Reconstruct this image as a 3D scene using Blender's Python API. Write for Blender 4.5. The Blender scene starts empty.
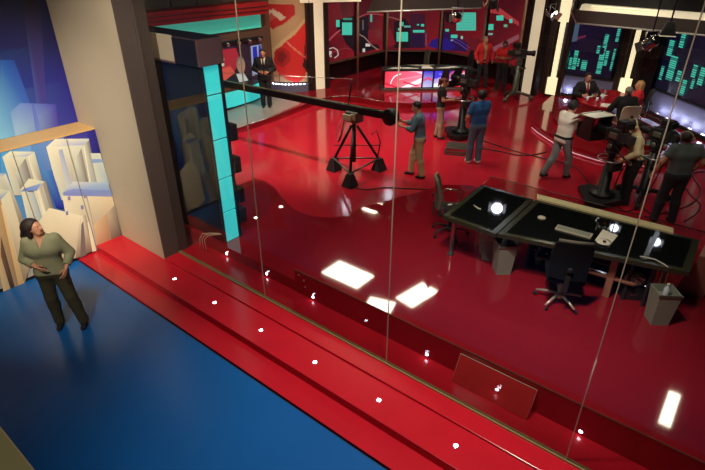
import bpy, bmesh, math, random
import numpy as np
from mathutils import Vector, Matrix
random.seed(4)
R = math.radians
C = bpy.context.scene.collection
S = bpy.context.scene

# ---------------------------------------------------------------- camera, world, exposure, main lights
CAM_H = 4.8; PITCH = R(29.06); HEAD = R(-38.727); FPX = 513.65
cd = bpy.data.cameras.new('camera'); cam = bpy.data.objects.new('camera', cd); C.objects.link(cam)
cam.location = (0, 0, CAM_H); cam.rotation_euler = (math.pi/2-PITCH, 0, -HEAD)
cd.sensor_width = 36; cd.lens = FPX*36/705; cd.clip_start = .05
S.camera = cam
w = bpy.data.worlds.new('World'); S.world = w; w.use_nodes = True
w.node_tree.nodes['Background'].inputs[0].default_value = (.55, .5, .5, 1)
w.node_tree.nodes['Background'].inputs[1].default_value = .05
S.view_settings.view_transform = 'Standard'; S.view_settings.look = 'None'
S.view_settings.gamma = 1; S.view_settings.exposure = 0
S.view_settings.use_curve_mapping = False

def spot(name, loc, to, power, col=(1, .85, .65), size=60, blend=.5, rad=.12):
    l = bpy.data.lights.new(name, 'SPOT'); l.energy = power; l.color = col
    l.spot_size = R(size); l.spot_blend = blend; l.shadow_soft_size = rad
    o = bpy.data.objects.new(name, l); C.objects.link(o); o.location = loc
    o.rotation_euler = (Vector(to)-Vector(loc)).to_track_quat('-Z', 'Y').to_euler()
    return o
def area(name, loc, to, power, sx, sy, col=(1, .9, .75)):
    l = bpy.data.lights.new(name, 'AREA'); l.energy = power; l.color = col; l.shape = 'RECTANGLE'; l.size = sx; l.size_y = sy
    o = bpy.data.objects.new(name, l); C.objects.link(o); o.location = loc
    o.rotation_euler = (Vector(to)-Vector(loc)).to_track_quat('-Z', 'Y').to_euler()
    return o
LK = 1.0
# blue room: warm spots on the mural, the column and the steps, a cool one on the blue floor
spot('mural_spot', (-4.6, .9, 6.4), (-8.9, 2.6, 1.9), 1350, (1, .88, .68), 44, .8)
spot('column_spot', (-4.6, 1.0, 5.4), (-7.9, 4.0, 2.2), 820, (1, .87, .70), 60, .9)
spot('front_fill', (-3.6, -.9, 6.0), (-7.0, 2.0, 1.2), 900, (1, .88, .7), 26, .8)  # added fill that brightens the person in green from the front
spot('post_fill', (-2.2, 2.4, 6.4), (-7.1, 4.5, 2.6), 620, (1, .84, .68), 44, .9)  # added fill for the side faces of the post and pillar head
spot('floor_spot_cool', (-2.0, 3.0, 6.6), (-2.4, 2.6, 0), 190, (.8, .9, 1), 84, 1)
spot('step_spot', (-1.6, 3.2, 6.8), (-2.1, 4.0, .1), 1350, (1, .86, .74), 74, .9)
spot('steps_far_spot', (-5.0, 4.0, 6.8), (-5.0, 4.5, .17), 130, (1, .84, .72), 50, .9)
spot('balcony_fill', (-1.2, 1.4, 6.6), (-1.6, 0.1, 3.6), 60, (1, .86, .6), 30, .5)  # narrow added fill, only there to lift the balcony beam
# main studio floor
spot('studio_spot', (-9.5, 8.0, 6.8), (-9.4, 9.9, .17), 1750, (1, .86, .76), 66, .7)
spot('studio_spot', (-5.0, 13.5, 6.8), (-6.4, 12.4, .17), 110, (1, .86, .76), 75, .8)
spot('studio_spot', (-2.0, 9.5, 6.8), (-1.9, 11.2, .5), 60, (1, .85, .72), 55, .8)
spot('people_fill', (-4.6, 6.4, 6.6), (-5.9, 10.9, 1.2), 520, (1, .9, .8), 40, .8)  # added front fill so the crew's clothes don't go dark
spot('people_fill', (-.2, 6.8, 6.6), (-1.9, 11.6, 1.3), 260, (1, .88, .76), 36, .8)  # second added front fill, for the crew at the right
spot('desk_spot', (-1.9, 2.6, 6.4), (-1.9, 6.8, .9), 330, (1, .86, .70), 62, .9)
spot('platform_spot', (-3.6, 5.0, 6.8), (-3.0, 5.6, .6), 80, (1, .84, .7), 80, 1)
spot('low_platform_fill', (-5.4, 5.2, 6.8), (-6.0, 5.6, .36), 90, (1, .84, .72), 60, .9)  # added fill to lift the darker left platform
spot('person_fill', (-1.2, 7.4, 6.0), (-3.25, 11.6, 1.4), 620, (1, .92, .82), 13, .9)  # tight added fill that brightens the white shirt
spot('person_fill', (-.2, 7.6, 6.0), (-1.66, 11.1, 1.5), 420, (1, .9, .78), 11, .9)  # tight added fill that brightens the beige shirt
# sets
spot('canopy_edge_fill', (-2.6, 11.6, 6.4), (-2.6, 16.5, 3.0), 520, (1, .88, .72), 44, .6)  # added fill that makes the interview canopy's lower edge show bright
spot('news_spot', (-9.2, 14.6, 6.2), (-11.2, 17.3, .6), 700, (1, .88, .76), 70, .8)
spot('canopy_fill', (-7.5, 13.0, 6.6), (-9.9, 15.8, 3.2), 260, (1, .86, .7), 50, .8)  # added warm fill to lift the news canopy and its bracket
spot('stand_up_spot', (-9.8, 10.2, 6.2), (-13.2, 12.2, 1.6), 820, (1, .84, .66), 52, .8)
spot('interview_spot', (-2.6, 12.6, 6.2), (-3.8, 16.2, 1.2), 480, (1, .88, .76), 48, .8)
spot('red_set_spot', (-6.2, 15.5, 6.2), (-8.0, 18.4, .8), 300, (1, .85, .74), 52, .8)

# ---------------------------------------------------------------- measuring helpers: a pixel's ray meets a real plane
_f = np.array([math.sin(HEAD)*math.cos(PITCH), math.cos(HEAD)*math.cos(PITCH), -math.sin(PITCH)])
_r = np.array([math.cos(HEAD), -math.sin(HEAD), 0]); _u = np.cross(_r, _f)
O = np.array([0, 0, CAM_H])
def ray(x, y): return _f*FPX+_r*(x-352.5)-_u*(y-235)
def at(x, y, z):
    d = ray(x, y); p = O+d*((z-CAM_H)/d[2]); return (float(p[0]), float(p[1]), float(p[2]))
def on_wall(x, y, P, Q):   # vertical plane through the plan points P and Q -> (u along, z)
    d = ray(x, y); n = np.array([-(Q[1]-P[1]), Q[0]-P[0]]); t = (n@np.array(P[:2]))/(n@d[:2])
    p = O+d*t; L = math.hypot(*n); e = np.array([Q[0]-P[0], Q[1]-P[1]])/L
    return (float((p[:2]-np.array(P[:2]))@e), float(p[2]))
def face_dir(right, toward):   # heading from "how far image-right" and "how far toward the balcony"
    x = right*.78+toward*.6256; y = right*.6256-toward*.78
    return math.atan2(-x, y)

# ---------------------------------------------------------------- materials
M = {}
def mat(name, col, rough=.5, metal=0, emit=0, ecol=None, noise=0, nscale=8, bump=0, coat=0, trans=0, alpha=1, spec=.5):
    m = bpy.data.materials.new(name); m.use_nodes = True; nt = m.node_tree; b = nt.nodes['Principled BSDF']
    b.inputs['Base Color'].default_value = (*col, 1); b.inputs['Roughness'].default_value = rough
    b.inputs['Metallic'].default_value = metal; b.inputs['Specular IOR Level'].default_value = spec
    b.inputs['Coat Weight'].default_value = coat; b.inputs['Coat Roughness'].default_value = .03
    b.inputs['Transmission Weight'].default_value = trans; b.inputs['Alpha'].default_value = alpha
    if emit:
        b.inputs['Emission Color'].default_value = (*(ecol or col), 1); b.inputs['Emission Strength'].default_value = emit
    if noise or bump:
        tc = nt.nodes.new('ShaderNodeTexCoord'); n = nt.nodes.new('ShaderNodeTexNoise')
        n.inputs['Scale'].default_value = nscale; n.inputs['Detail'].default_value = 4
        nt.links.new(tc.outputs['Object'], n.inputs['Vector'])
        if noise:
            mx = nt.nodes.new('ShaderNodeMix'); mx.data_type = 'RGBA'
            mx.inputs['A'].default_value = (*[c*(1-noise) for c in col], 1)
            mx.inputs['B'].default_value = (*[min(1, c*(1+noise)) for c in col], 1)
            nt.links.new(n.outputs['Fac'], mx.inputs['Factor']); nt.links.new(mx.outputs['Result'], b.inputs['Base Color'])
        if bump:
            bp = nt.nodes.new('ShaderNodeBump'); bp.inputs['Strength'].default_value = bump; bp.inputs['Distance'].default_value = .01
            nt.links.new(n.outputs['Fac'], bp.inputs['Height']); nt.links.new(bp.outputs['Normal'], b.inputs['Normal'])
    M[name] = m; return m
def s(r, g, b):   # sRGB 0..255 -> linear
    f = lambda c: (c/255/12.92) if c/255 <= .04045 else ((c/255+.055)/1.055)**2.4
    return (f(r), f(g), f(b))
mat('red_floor', (.52, .014, .030), .12, noise=.12, nscale=1.2, spec=.6)
mat('red_platform', (.30, .010, .018), .05, noise=.1, nscale=1.5, spec=.6, coat=.6)
mat('red_step', (.50, .010, .022), .22, noise=.14, nscale=2.2)
mat('red_back', (.34, .010, .018), .08, noise=.1, nscale=2)
mat('blue_floor', (.008, .10, .34), .24, noise=.12, nscale=1.3)
mat('grey_floor', s(150, 140, 130), .25, noise=.1, nscale=3)
mat('black', (.006, .006, .007), .45, bump=.1, nscale=40)
mat('black_soft', (.007, .007, .008), .9, bump=.1, nscale=60, spec=.15)
mat('black_gloss', (.005, .005, .006), .12)
mat('black_wall', (.012, .010, .010), .7, noise=.2, nscale=2)
mat('cream_wall', s(186, 172, 148), .65, noise=.05, nscale=3, bump=.05)
mat('post', s(70, 60, 56), .5, noise=.1, nscale=4)
mat('brown', s(98, 70, 58), .5, noise=.12, nscale=5)
mat('dark_brown', s(46, 30, 26), .45, noise=.15, nscale=5)
mat('mauve', s(92, 68, 66), .5, noise=.1, nscale=4)
mat('ledge', s(205, 165, 105), .5, noise=.05, nscale=5)
mat('brass', s(150, 135, 90), .4, .3, noise=.2, nscale=20)
mat('seam', s(176, 160, 138), .4)
mat('canopy_grey', s(66, 60, 56), .5, noise=.08, nscale=5)
mat('post_tan', s(176, 152, 118), .4, .2, noise=.08, nscale=8)
mat('cream_fabric', s(206, 196, 164), .7, bump=.1, nscale=80)
mat('steel', (.55, .55, .53), .28, 1)
mat('chrome', (.75, .74, .7), .12, 1)
mat('grey_metal', s(120, 118, 108), .4, .6, noise=.1, nscale=9)
mat('beam_paint', s(196, 190, 150), .45, noise=.14, nscale=7, bump=.2)
mat('charcoal', s(38, 36, 36), .6, bump=.15, nscale=60)
mat('grey_fabric', s(96, 90, 78), .8, bump=.2, nscale=90)
mat('tan_fabric', s(158, 145, 112), .8, bump=.2, nscale=90)
mat('cream_plastic', s(205, 195, 170), .45)
mat('red_acrylic', s(214, 60, 60), .10, alpha=.55, spec=.9, coat=.6)
mat('bin_grey', s(142, 146, 132), .5, noise=.08, nscale=6)
mat('paper', s(235, 228, 210), .7)
mat('white_glow', (1, .93, .78), .5, emit=20, ecol=(1, .9, .68))
mat('lamp_white', (1, 1, 1), .5, emit=22, ecol=(.82, .86, 1))
mat('lamp_warm', (1, .9, .8), .5, emit=14, ecol=(1, .78, .6))
mat('cream_light', (1, .9, .65), .5, emit=.95, ecol=(1, .84, .50))
mat('cream_soft', (.9, .8, .6), .5, emit=.42, ecol=(1, .83, .55))
mat('cyan_light', (.05, .6, .6), .25, emit=.62, ecol=(.04, .66, .68), noise=.1, nscale=3)
mat('teal_light', (.05, .5, .4), .4, emit=.36, ecol=(.10, .66, .50))
mat('led_white', (1, 1, 1), .5, emit=22, ecol=(.75, .8, 1))
mat('lilac_wall', s(118, 118, 150), .5, noise=.05, nscale=3)
mat('lilac_floor', s(205, 205, 235), .2, emit=.28, ecol=(.62, .62, 1))
mat('pink_strip', (1, .6, .7), .4, emit=.32, ecol=(1, .45, .6))
mat('red_fascia', s(150, 22, 28), .4, noise=.1, nscale=6)
mat('olive_glass', s(52, 54, 36), .18)
mat('desk_glass', (.006, .007, .006), .03, spec=.9)
mat('tan_panel', s(178, 120, 100), .45)
mat('red_gloss', (.42, .010, .018), .10)
mat('rubber', (.02, .02, .02), .8)
mat('bright_metal', s(215, 212, 200), .3, .5)
mat('cream_strip', s(245, 232, 175), .55)
mat('cable', (.012, .010, .010), .5)
mat('lens', (.01, .01, .02), .03, spec=1)
mat('screen_blue', (.1, .15, .5), .4, emit=.7, ecol=(.15, .2, .9))
mat('bottle', (.7, .75, .85), .15, emit=0, spec=.8)
mat('skin', s(196, 138, 108), .5); mat('skin_dark', s(160, 104, 78), .5)
mat('eye', (.02, .015, .01), .2); mat('eye_white', (.75, .72, .68), .3); mat('lip', s(150, 70, 62), .5)
mat('hair_brown', s(36, 22, 16), .55, bump=.6, nscale=120); mat('hair_black', s(18, 13, 12), .5, bump=.6, nscale=120)
mat('hair_grey', s(135, 128, 118), .6, bump=.6, nscale=120); mat('hair_blond', s(176, 130, 78), .5, bump=.6, nscale=120)
mat('hair_red', s(88, 30, 22), .5, bump=.6, nscale=120)
def cloth(name, c, b=.25): return mat(name, c, .85, noise=.12, nscale=14, bump=b)
cloth('green_shirt', s(134, 134, 104)); cloth('olive_trousers', s(58, 54, 34)); cloth('denim_shirt', s(92, 118, 128))
cloth('khaki', s(196, 176, 132)); cloth('black_cloth', s(20, 18, 20)); cloth('suit', s(22, 20, 24)); cloth('white_shirt', s(222, 214, 200))
cloth('beige_trousers', s(168, 140, 116)); cloth('blue_shirt', s(38, 88, 142)); cloth('jeans', s(84, 104, 122)); cloth('grey_jeans', s(120, 124, 124))
cloth('red_jacket', s(196, 32, 38)); cloth('khaki_shirt', s(168, 140, 92)); cloth('red_shirt', s(212, 30, 34)); cloth('beige_jacket', s(190, 172, 130))
cloth('grey_shirt', s(84, 92, 90)); cloth('dark_trousers', s(34, 38, 42)); cloth('tie_red', s(150, 25, 40)); cloth('shoe', s(28, 22, 20)); cloth('shoe_white', s(205, 200, 190))

def glass_mat(name, tint, f0):
    m = bpy.data.materials.new(name); m.use_nodes = True; nt = m.node_tree; nt.nodes.clear()
    out = nt.nodes.new('ShaderNodeOutputMaterial'); mix = nt.nodes.new('ShaderNodeMixShader')
    t = nt.nodes.new('ShaderNodeBsdfTransparent'); g = nt.nodes.new('ShaderNodeBsdfGlossy'); lw = nt.nodes.new('ShaderNodeLayerWeight')
    lw.inputs[0].default_value = .5
    pw = nt.nodes.new('ShaderNodeMath'); pw.operation = 'POWER'; pw.inputs[1].default_value = 5
    ma = nt.nodes.new('ShaderNodeMath'); ma.operation = 'MULTIPLY_ADD'; ma.inputs[1].default_value = 1-f0; ma.inputs[2].default_value = f0
    t.inputs[0].default_value = (*tint, 1); g.inputs['Roughness'].default_value = .0
    nt.links.new(lw.outputs['Facing'], pw.inputs[0]); nt.links.new(pw.outputs[0], ma.inputs[0])
    nt.links.new(ma.outputs[0], mix.inputs[0]); nt.links.new(t.outputs[0], mix.inputs[1]); nt.links.new(g.outputs[0], mix.inputs[2])
    nt.links.new(mix.outputs[0], out.inputs[0]); M[name] = m
glass_mat('clear_glass', (.98, .985, .98), .022)
glass_mat('acrylic', (.93, .86, .86), .06)

def art_mat(name, emit=0, rough=.5, soft=0):
    m = bpy.data.materials.new(name); m.use_nodes = True; nt = m.node_tree; b = nt.nodes['Principled BSDF']
    a = nt.nodes.new('ShaderNodeAttribute'); a.attribute_name = 'Col'
    b.inputs['Roughness'].default_value = rough
    if emit:
        b.inputs['Base Color'].default_value = (.02, .02, .02, 1)
        nt.links.new(a.outputs['Color'], b.inputs['Emission Color']); b.inputs['Emission Strength'].default_value = emit
    else: nt.links.new(a.outputs['Color'], b.inputs['Base Color'])
    M[name] = m
art_mat('print_art', 0, .45); art_mat('screen_art', .7, .25); art_mat('bright_screen_art', 1.5, .25)

# ---------------------------------------------------------------- mesh builder
class MB:
    def __init__(s): s.bm = bmesh.new()
    def box(s, x0, x1, y0, y1, z0, z1, bev=0):
        v = [s.bm.verts.new((x, y, z)) for x in (x0, x1) for y in (y0, y1) for z in (z0, z1)]
        fs = [s.bm.faces.new([v[i] for i in q]) for q in ((0, 1, 3, 2), (4, 6, 7, 5), (0, 4, 5, 1), (2, 3, 7, 6), (0, 2, 6, 4), (1, 5, 7, 3))]
        if bev:
            es = list({e for f in fs for e in f.edges}); bmesh.ops.bevel(s.bm, geom=es, offset=bev, segments=2, affect='EDGES', profile=.5)
        return s
    def obox(s, c, ax, ay, az, bev=0):   # oriented box: centre and three half vectors
        c, ax, ay, az = map(Vector, (c, ax, ay, az))
        v = [s.bm.verts.new(c+ax*i+ay*j+az*k) for i in (-1, 1) for j in (-1, 1) for k in (-1, 1)]
        fs = [s.bm.faces.new([v[i] for i in q]) for q in ((0, 1, 3, 2), (4, 6, 7, 5), (0, 4, 5, 1), (2, 3, 7, 6), (0, 2, 6, 4), (1, 5, 7, 3))]
        if bev:
            es = list({e for f in fs for e in f.edges}); bmesh.ops.bevel(s.bm, geom=es, offset=bev, segments=2, affect='EDGES', profile=.5)
        return s
    def prism(s, pts, z0, z1):
        a = [s.bm.verts.new((p[0], p[1], z0)) for p in pts]; b = [s.bm.verts.new((p[0], p[1], z1)) for p in pts]
        n = len(pts); s.bm.faces.new(a[::-1]); s.bm.faces.new(b)
        for i in range(n): s.bm.faces.new((a[i], a[(i+1) % n], b[(i+1) % n], b[i]))
        return s
    def hull8(s, lo, hi):   # lofted box between two quads
        a = [s.bm.verts.new(p) for p in lo]; b = [s.bm.verts.new(p) for p in hi]; n = len(lo)
        s.bm.faces.new(a[::-1]); s.bm.faces.new(b)
        for i in range(n): s.bm.faces.new((a[i], a[(i+1) % n], b[(i+1) % n], b[i]))
        return s
    def tube(s, pts, r, n=8, cap=True):
        pts = [Vector(p) for p in pts]; rs = r if isinstance(r, (list, tuple)) else [r]*len(pts)
        rings = []; up = None
        for i, p in enumerate(pts):
            d = (pts[min(i+1, len(pts)-1)]-pts[max(i-1, 0)]).normalized()
            if up is None: up = Vector((0, 0, 1)) if abs(d.z) < .9 else Vector((1, 0, 0))
            x = d.cross(up)
            if x.length < 1e-4: x = d.cross(Vector((1, 0, 0)))
            x.normalize(); y = x.cross(d).normalized(); up = y
            rings.append([s.bm.verts.new(p+(x*math.cos(2*math.pi*k/n)+y*math.sin(2*math.pi*k/n))*rs[i]) for k in range(n)])
        for a, b in zip(rings, rings[1:]):
            for k in range(n): s.bm.faces.new((a[k], a[(k+1) % n], b[(k+1) % n], b[k])).smooth = True
        if cap: s.bm.faces.new(rings[0][::-1]); s.bm.faces.new(rings[-1])
        return s
    def lathe(s, c, prof, n=16, axis=(0, 0, 1)):
        c = Vector(c); q = Vector((0, 0, 1)).rotation_difference(Vector(axis)); rings = []
        for r, z in prof:
            rings.append([s.bm.verts.new(c+q@Vector((r*math.cos(2*math.pi*k/n), r*math.sin(2*math.pi*k/n), z))) for k in range(n)])
        for a, b in zip(rings, rings[1:]):
            for k in range(n): s.bm.faces.new((a[k], a[(k+1) % n], b[(k+1) % n], b[k])).smooth = True
        s.bm.faces.new(rings[0][::-1]); s.bm.faces.new(rings[-1]); return s
    def sphere(s, c, r, sc=(1, 1, 1)):
        m = Matrix.Translation(c) @ Matrix.Diagonal((*[r*k for k in sc], 1))
        g = bmesh.ops.create_uvsphere(s.bm, u_segments=12, v_segments=8, radius=1, matrix=m)
        for v in g['verts']:
            for f in v.link_faces: f.smooth = True
        return s
    def build(s, name, m, parent=None, smooth=False):
        bmesh.ops.recalc_face_normals(s.bm, faces=s.bm.faces)
        me = bpy.data.meshes.new(name); s.bm.to_mesh(me); s.bm.free()
        me.materials.append(M[m] if isinstance(m, str) else m)
        if smooth:
            for p in me.polygons: p.use_smooth = True
        o = bpy.data.objects.new(name, me); C.objects.link(o)
        if parent: o.parent = parent
        return o
def tag(o, label=None, cat=None, group=None, kind=None):
    if label: o['label'] = label
    if cat: o['category'] = cat
    if group: o['group'] = group
    if kind: o['kind'] = kind
    return o
def thing(name, label, cat, loc=(0, 0, 0), rz=0, group=None):
    o = bpy.data.objects.new(name, None); C.objects.link(o); o.location = loc; o.rotation_euler = (0, 0, rz)
    o.empty_display_size = .1
    return tag(o, label, cat, group)
def copy_tree(o, parent=None):
    c = o.copy(); C.objects.link(c); c.parent = parent
    for ch in o.children: copy_tree(ch, c)
    return c
def struct(name, mb, m): return tag(mb.build(name, m), kind='structure')

def art(name, P, Q, shapes, m, parent=None, off=.0012, thick=.03, back=None):
    """a flat printed or glowing picture on the wall through P,Q; shapes = list of (poly[(u,z)], colour or per-corner colours)"""
    e = Vector((Q[0]-P[0], Q[1]-P[1], 0)).normalized(); n = Vector((e.y, -e.x, 0))
    if n.dot(Vector((-P[0], -P[1], 0))) < 0: n = -n
    bm = bmesh.new(); col = bm.loops.layers.float_color.new('Col')
    for i, (poly, cs) in enumerate(shapes):
        vs = [bm.verts.new(Vector((P[0], P[1], 0))+e*u+Vector((0, 0, z))+n*(off*(i+1))) for u, z in poly]
        f = bm.faces.new(vs)
        for k, l in enumerate(f.loops):
            c = cs[k % len(cs)] if isinstance(cs[0], (tuple, list)) else cs
            l[col] = (*c, 1)
    # the board's own thickness, behind
    us = [p[0] for p in shapes[0][0]]; zs = [p[1] for p in shapes[0][0]]
    c = shapes[0][1]; c = c[0] if isinstance(c[0], (tuple, list)) else c
    fr = [bm.verts.new(Vector((P[0], P[1], 0))+e*u+Vector((0, 0, z))-n*d) for u, z in shapes[0][0] for d in (0, thick)]
    k = len(shapes[0][0])
    for i in range(k):
        j = (i+1) % k; f = bm.faces.new((fr[2*i], fr[2*j], fr[2*j+1], fr[2*i+1]))
        for l in f.loops: l[col] = (*[v*.3 for v in c], 1)
    f = bm.faces.new([fr[2*i+1] for i in range(k)])
    for l in f.loops: l[col] = (*[v*.3 for v in c], 1)
    # every picture face turns to the front
    bm.faces.ensure_lookup_table(); bm.normal_update()
    for i in range(len(shapes)):
        if bm.faces[i].normal.dot(n) < 0: bm.faces[i].normal_flip()
    me = bpy.data.meshes.new(name); bm.to_mesh(me); bm.free(); me.materials.append(M[m])
    o = bpy.data.objects.new(name, me); C.objects.link(o)
    if parent: o.parent = parent
    return o
def pxpoly(pts, P, Q): return [on_wall(x, y, P, Q) for x, y in pts]
def rect(u0, u1, z0, z1): return [(u0, z0), (u1, z0), (u1, z1), (u0, z1)]
def disc(u, z, ru, rz, n=20, a0=0, a1=360): return [(u+ru*math.cos(R(a0+(a1-a0)*k/n)), z+rz*math.sin(R(a0+(a1-a0)*k/n))) for k in range(n)]
def band(pts, wd):   # a ribbon along a line, as quads
    out = []
    for (a, b) in zip(pts, pts[1:]):
        dx, dz = b[0]-a[0], b[1]-a[1]; L = math.hypot(dx, dz) or 1; nx, nz = -dz/L*wd/2, dx/L*wd/2
        out.append([(a[0]-nx, a[1]-nz), (b[0]-nx, b[1]-nz), (b[0]+nx, b[1]+nz), (a[0]+nx, a[1]+nz)])
    return out

# ---------------------------------------------------------------- the setting
Z1, Z2, Z3, ZL, ZR, ZB = .03, .147, .17, .36, .587, .35
XW = -8.63      # mural wall
struct('floor_blue', MB().box(XW-.1, 3, -3, 2.98, -.1, 0), 'blue_floor')
struct('floor_red_studio', MB().box(-17, 4, 4.6, 26, -.1, Z3), 'red_floor')
struct('ceiling', MB().box(-17.2, 4.2, -3.2, 26.2, 7.4, 7.6), 'black_wall')
struct('wall_back', MB().box(-17.2, 4.2, 26, 26.2, -.1, 7.5), 'black_wall')
struct('wall_left', MB().box(-17.2, -17, -3.2, 26.2, -.1, 7.5), 'black_wall')
struct('wall_right', MB().box(4, 4.2, -3.2, 26.2, -.1, 7.5), 'black_wall')
struct('wall_front', MB().box(-17.2, 4.2, -3.2, -3, -.1, 7.5), 'black_wall')
st = thing('red_steps', 'wide shallow red steps running diagonally from the blue floor up to the stage', 'steps', (-3, 3, 0))
def local(mb, o):
    for v in mb.bm.verts: v.co -= Vector(o)
    return mb
def lbuild(mb, name, m, t):   # build in world coordinates under a thing
    return local(mb, t.location).build(name, m, t) if abs(t.rotation_euler.z) < 1e-6 else None
def wb(mb, name, m, t):       # world-coordinate mesh parented under any thing
    inv = t.matrix_basis.inverted()
    for v in mb.bm.verts: v.co = inv @ v.co
    return mb.build(name, m, t)
wb(MB().box(XW, 3, 3.0, 3.345, -.02, Z1, .004), 'step', 'red_step', st)
wb(MB().box(XW, 3, 3.345, 3.848, -.02, Z2, .006), 'step', 'red_step', st)
wb(MB().box(-7.222, 3, 3.852, 4.60, -.02, Z3, .004), 'step', 'red_step', st)
# stage platforms
lp = [(-8.3, 4.56), (-4.776, 4.56), (-4.78, 4.7), (-5.06, 5.46), (-5.30, 6.78), (-5.60, 6.72), (-5.75, 6.50), (-6.1, 6.32), (-6.45, 6.31),
      (-6.85, 6.45), (-7.236, 6.62), (-7.6, 6.82), (-8.0, 6.93), (-8.3, 6.90)]
o = tag(MB().prism(lp, Z3, ZL).build('low_stage_platform', 'red_platform'),
        'low glossy dark red platform with a wavy back edge beside the cyan light pillar', 'platform')
rp = [(-4.772, 4.551), (3, 4.551), (3, 9.0), (-1.0, 9.05), (-3.0, 9.1), (-4.2, 9.05), (-4.60, 8.75), (-4.80, 8.18), (-5.10, 7.33), (-5.29, 6.76), (-5.06, 5.45)]
rpo = thing('high_stage_platform', 'tall glossy dark red platform carrying the long glass desk', 'platform', (-2, 6, Z3))
wb(MB().prism(rp, Z3, ZR), 'platform_body', 'red_platform', rpo)
wb(MB().box(-4.765, 3, 4.545, 4.551, ZR-.012, ZR+.001), 'edge_strip', 'brown', rpo)
# cable hole with bolts in the riser of the tall platform
for x, z in ((-4.69, ZR-.08), (-4.58, ZR-.13), (-4.56, ZR-.24)):
    wb(MB().sphere((x, 4.545, z), .014), 'bolt', 'steel', rpo)
# mural wall: lower panel, ledge, recessed upper panel
struct('wall_mural_lower', MB().box(XW-.6, XW-.035, -3, 4.3, -.1, 2.17), 'brown')
struct('wall_mural_upper', MB().box(-9.5, -9.24, -3, 4.3, 2.2, 7.4), 'black_wall')
struct('trim_ledge', MB().box(-9.24, XW+.01, -3, 3.852, 2.165, 2.185, .003), 'ledge')
struct('baseboard_left', MB().box(XW-.03, XW+.012, -3, 2.99, 0, .05), 'black')
struct('wall_partition', MB().box(-9.5, -7.225, 3.853, 4.31, -.1, 7.4), 'cream_wall')
struct('trim_post', MB().box(-7.235, -7.205, 3.85, 4.318, Z3-.02, 7.4, .004).box(-7.215, -7.195, 4.10, 4.16, Z3, 7.4), 'post')
# glass wall on its brass track
tr = tag(MB().box(-7.2, 3, 4.107, 4.125, Z3-.01, Z3+.022).box(-7.2, 3, 4.125, 4.142, Z3-.01, Z3+.012).box(-7.2, 3, 4.142, 4.16, Z3-.01, Z3+.022).build('glass_track', 'brass'),
         'long dull brass floor track under the glass wall on the red step', 'track')
JX = [-7.19, -5.014, -2.76, -.48, 1.8]
names = ['glass wall pane nearest the dark post at the left', 'glass wall pane in front of the camera crane, between the first two joints',
         'broad glass wall pane in front of the glass desk, between the second and third joints', 'glass wall pane at the right edge of the photo']
for i in range(4):
    g = thing('glass_wall', names[i], 'glass wall', ((JX[i]+JX[i+1])/2, 4.133, Z3+.02), 0, 'glass wall panes')
    wb(MB().box(JX[i]+.006, JX[i+1]-.006, 4.128, 4.138, Z3+.022, 7.38), 'pane', 'clear_glass', g)
    if i: wb(MB().box(JX[i]-.004, JX[i]+.004, 4.126, 4.140, Z3+.022, 7.38), 'joint_seal', 'seam', g)

# ---------------------------------------------------------------- the mural of tall boxes
P, Q = (XW-.002, 0), (XW-.002, 3.852)
def pp(pts): return [(min(u, 3.85), min(z, 2.165)) for u, z in pxpoly(pts, P, Q)]
sh = []
DB, MBl, LB = s(36, 40, 130), s(56, 110, 190), s(120, 165, 215)
sh.append((rect(-2.9, 3.85, .05, 2.165), [s(150, 150, 150), s(190, 176, 150), s(52, 46, 150), s(70, 130, 200)]))
sh.append((pp([(86, 129), (94, 128), (103, 162), (92, 164)]), [s(40, 36, 140), s(34, 28, 120), s(30, 26, 110), s(40, 40, 140)]))
sh.append((pp([(28, 140), (62, 132), (90, 270), (40, 270)]), [s(90, 140, 200), s(120, 140, 200), s(30, 50, 150), s(60, 120, 190)]))
sh.append((pp([(0, 152), (30, 143), (40, 230), (0, 250)]), [s(80, 160, 220), s(110, 160, 215), s(90, 130, 190), s(90, 150, 200)]))
def cube(top, front, side, ct, cf, cs):
    sh.append((pp(top), ct)); sh.append((pp(front), cf)); sh.append((pp(side), cs))
W1, W2, W3, G1, G2 = s(232, 228, 200), s(206, 212, 196), s(178, 186, 206), s(140, 132, 128), s(105, 98, 104)
# tall box at the right of the blue gap
cube([(46, 147), (55, 139), (88.5, 138.5), (89, 141), (83, 146)], [(46, 147), (83, 145), (92, 200), (60, 200)], [(83, 145), (89, 140), (99, 192), (92, 200)],
     [W1, W1, W2, W2, s(150, 160, 210)], [W1, W2, G1, W2], [W2, G2, s(150, 150, 150), W3])
sh.append((pp([(58, 150), (62, 149), (72, 185), (66, 190)]), [W3, s(150, 160, 200), W3, W2]))
sh.append((pp([(75, 160), (81, 148), (91, 198), (70, 198)]), [W2, G1, G2, s(170, 165, 165)]))
sh.append((pp([(83, 147), (84, 146), (93, 197), (91.5, 198)]), W1))
# pale box behind it
sh.append((pp([(90, 153), (100, 153), (109, 184), (97, 184)]), [W2, W2, s(160, 185, 200), W2]))
sh.append((pp([(91, 159), (102, 159), (103, 162), (92, 163)]), s(130, 160, 205)))
# box under the ledge at left
cube([(1.5, 157), (10, 151), (34, 151.5), (27, 156)], [(2, 157), (27, 156), (38, 195), (14, 195)], [(27, 156), (34, 151.5), (43, 185), (38, 195)],
     [W1, W1, W2, s(150, 175, 220)], [W1, W2, G1, W2], [W1, W2, G1, W1])
sh.append((pp([(15, 172), (25, 158), (34, 190), (20, 190)]), [W2, G1, G2, G1]))
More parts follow.
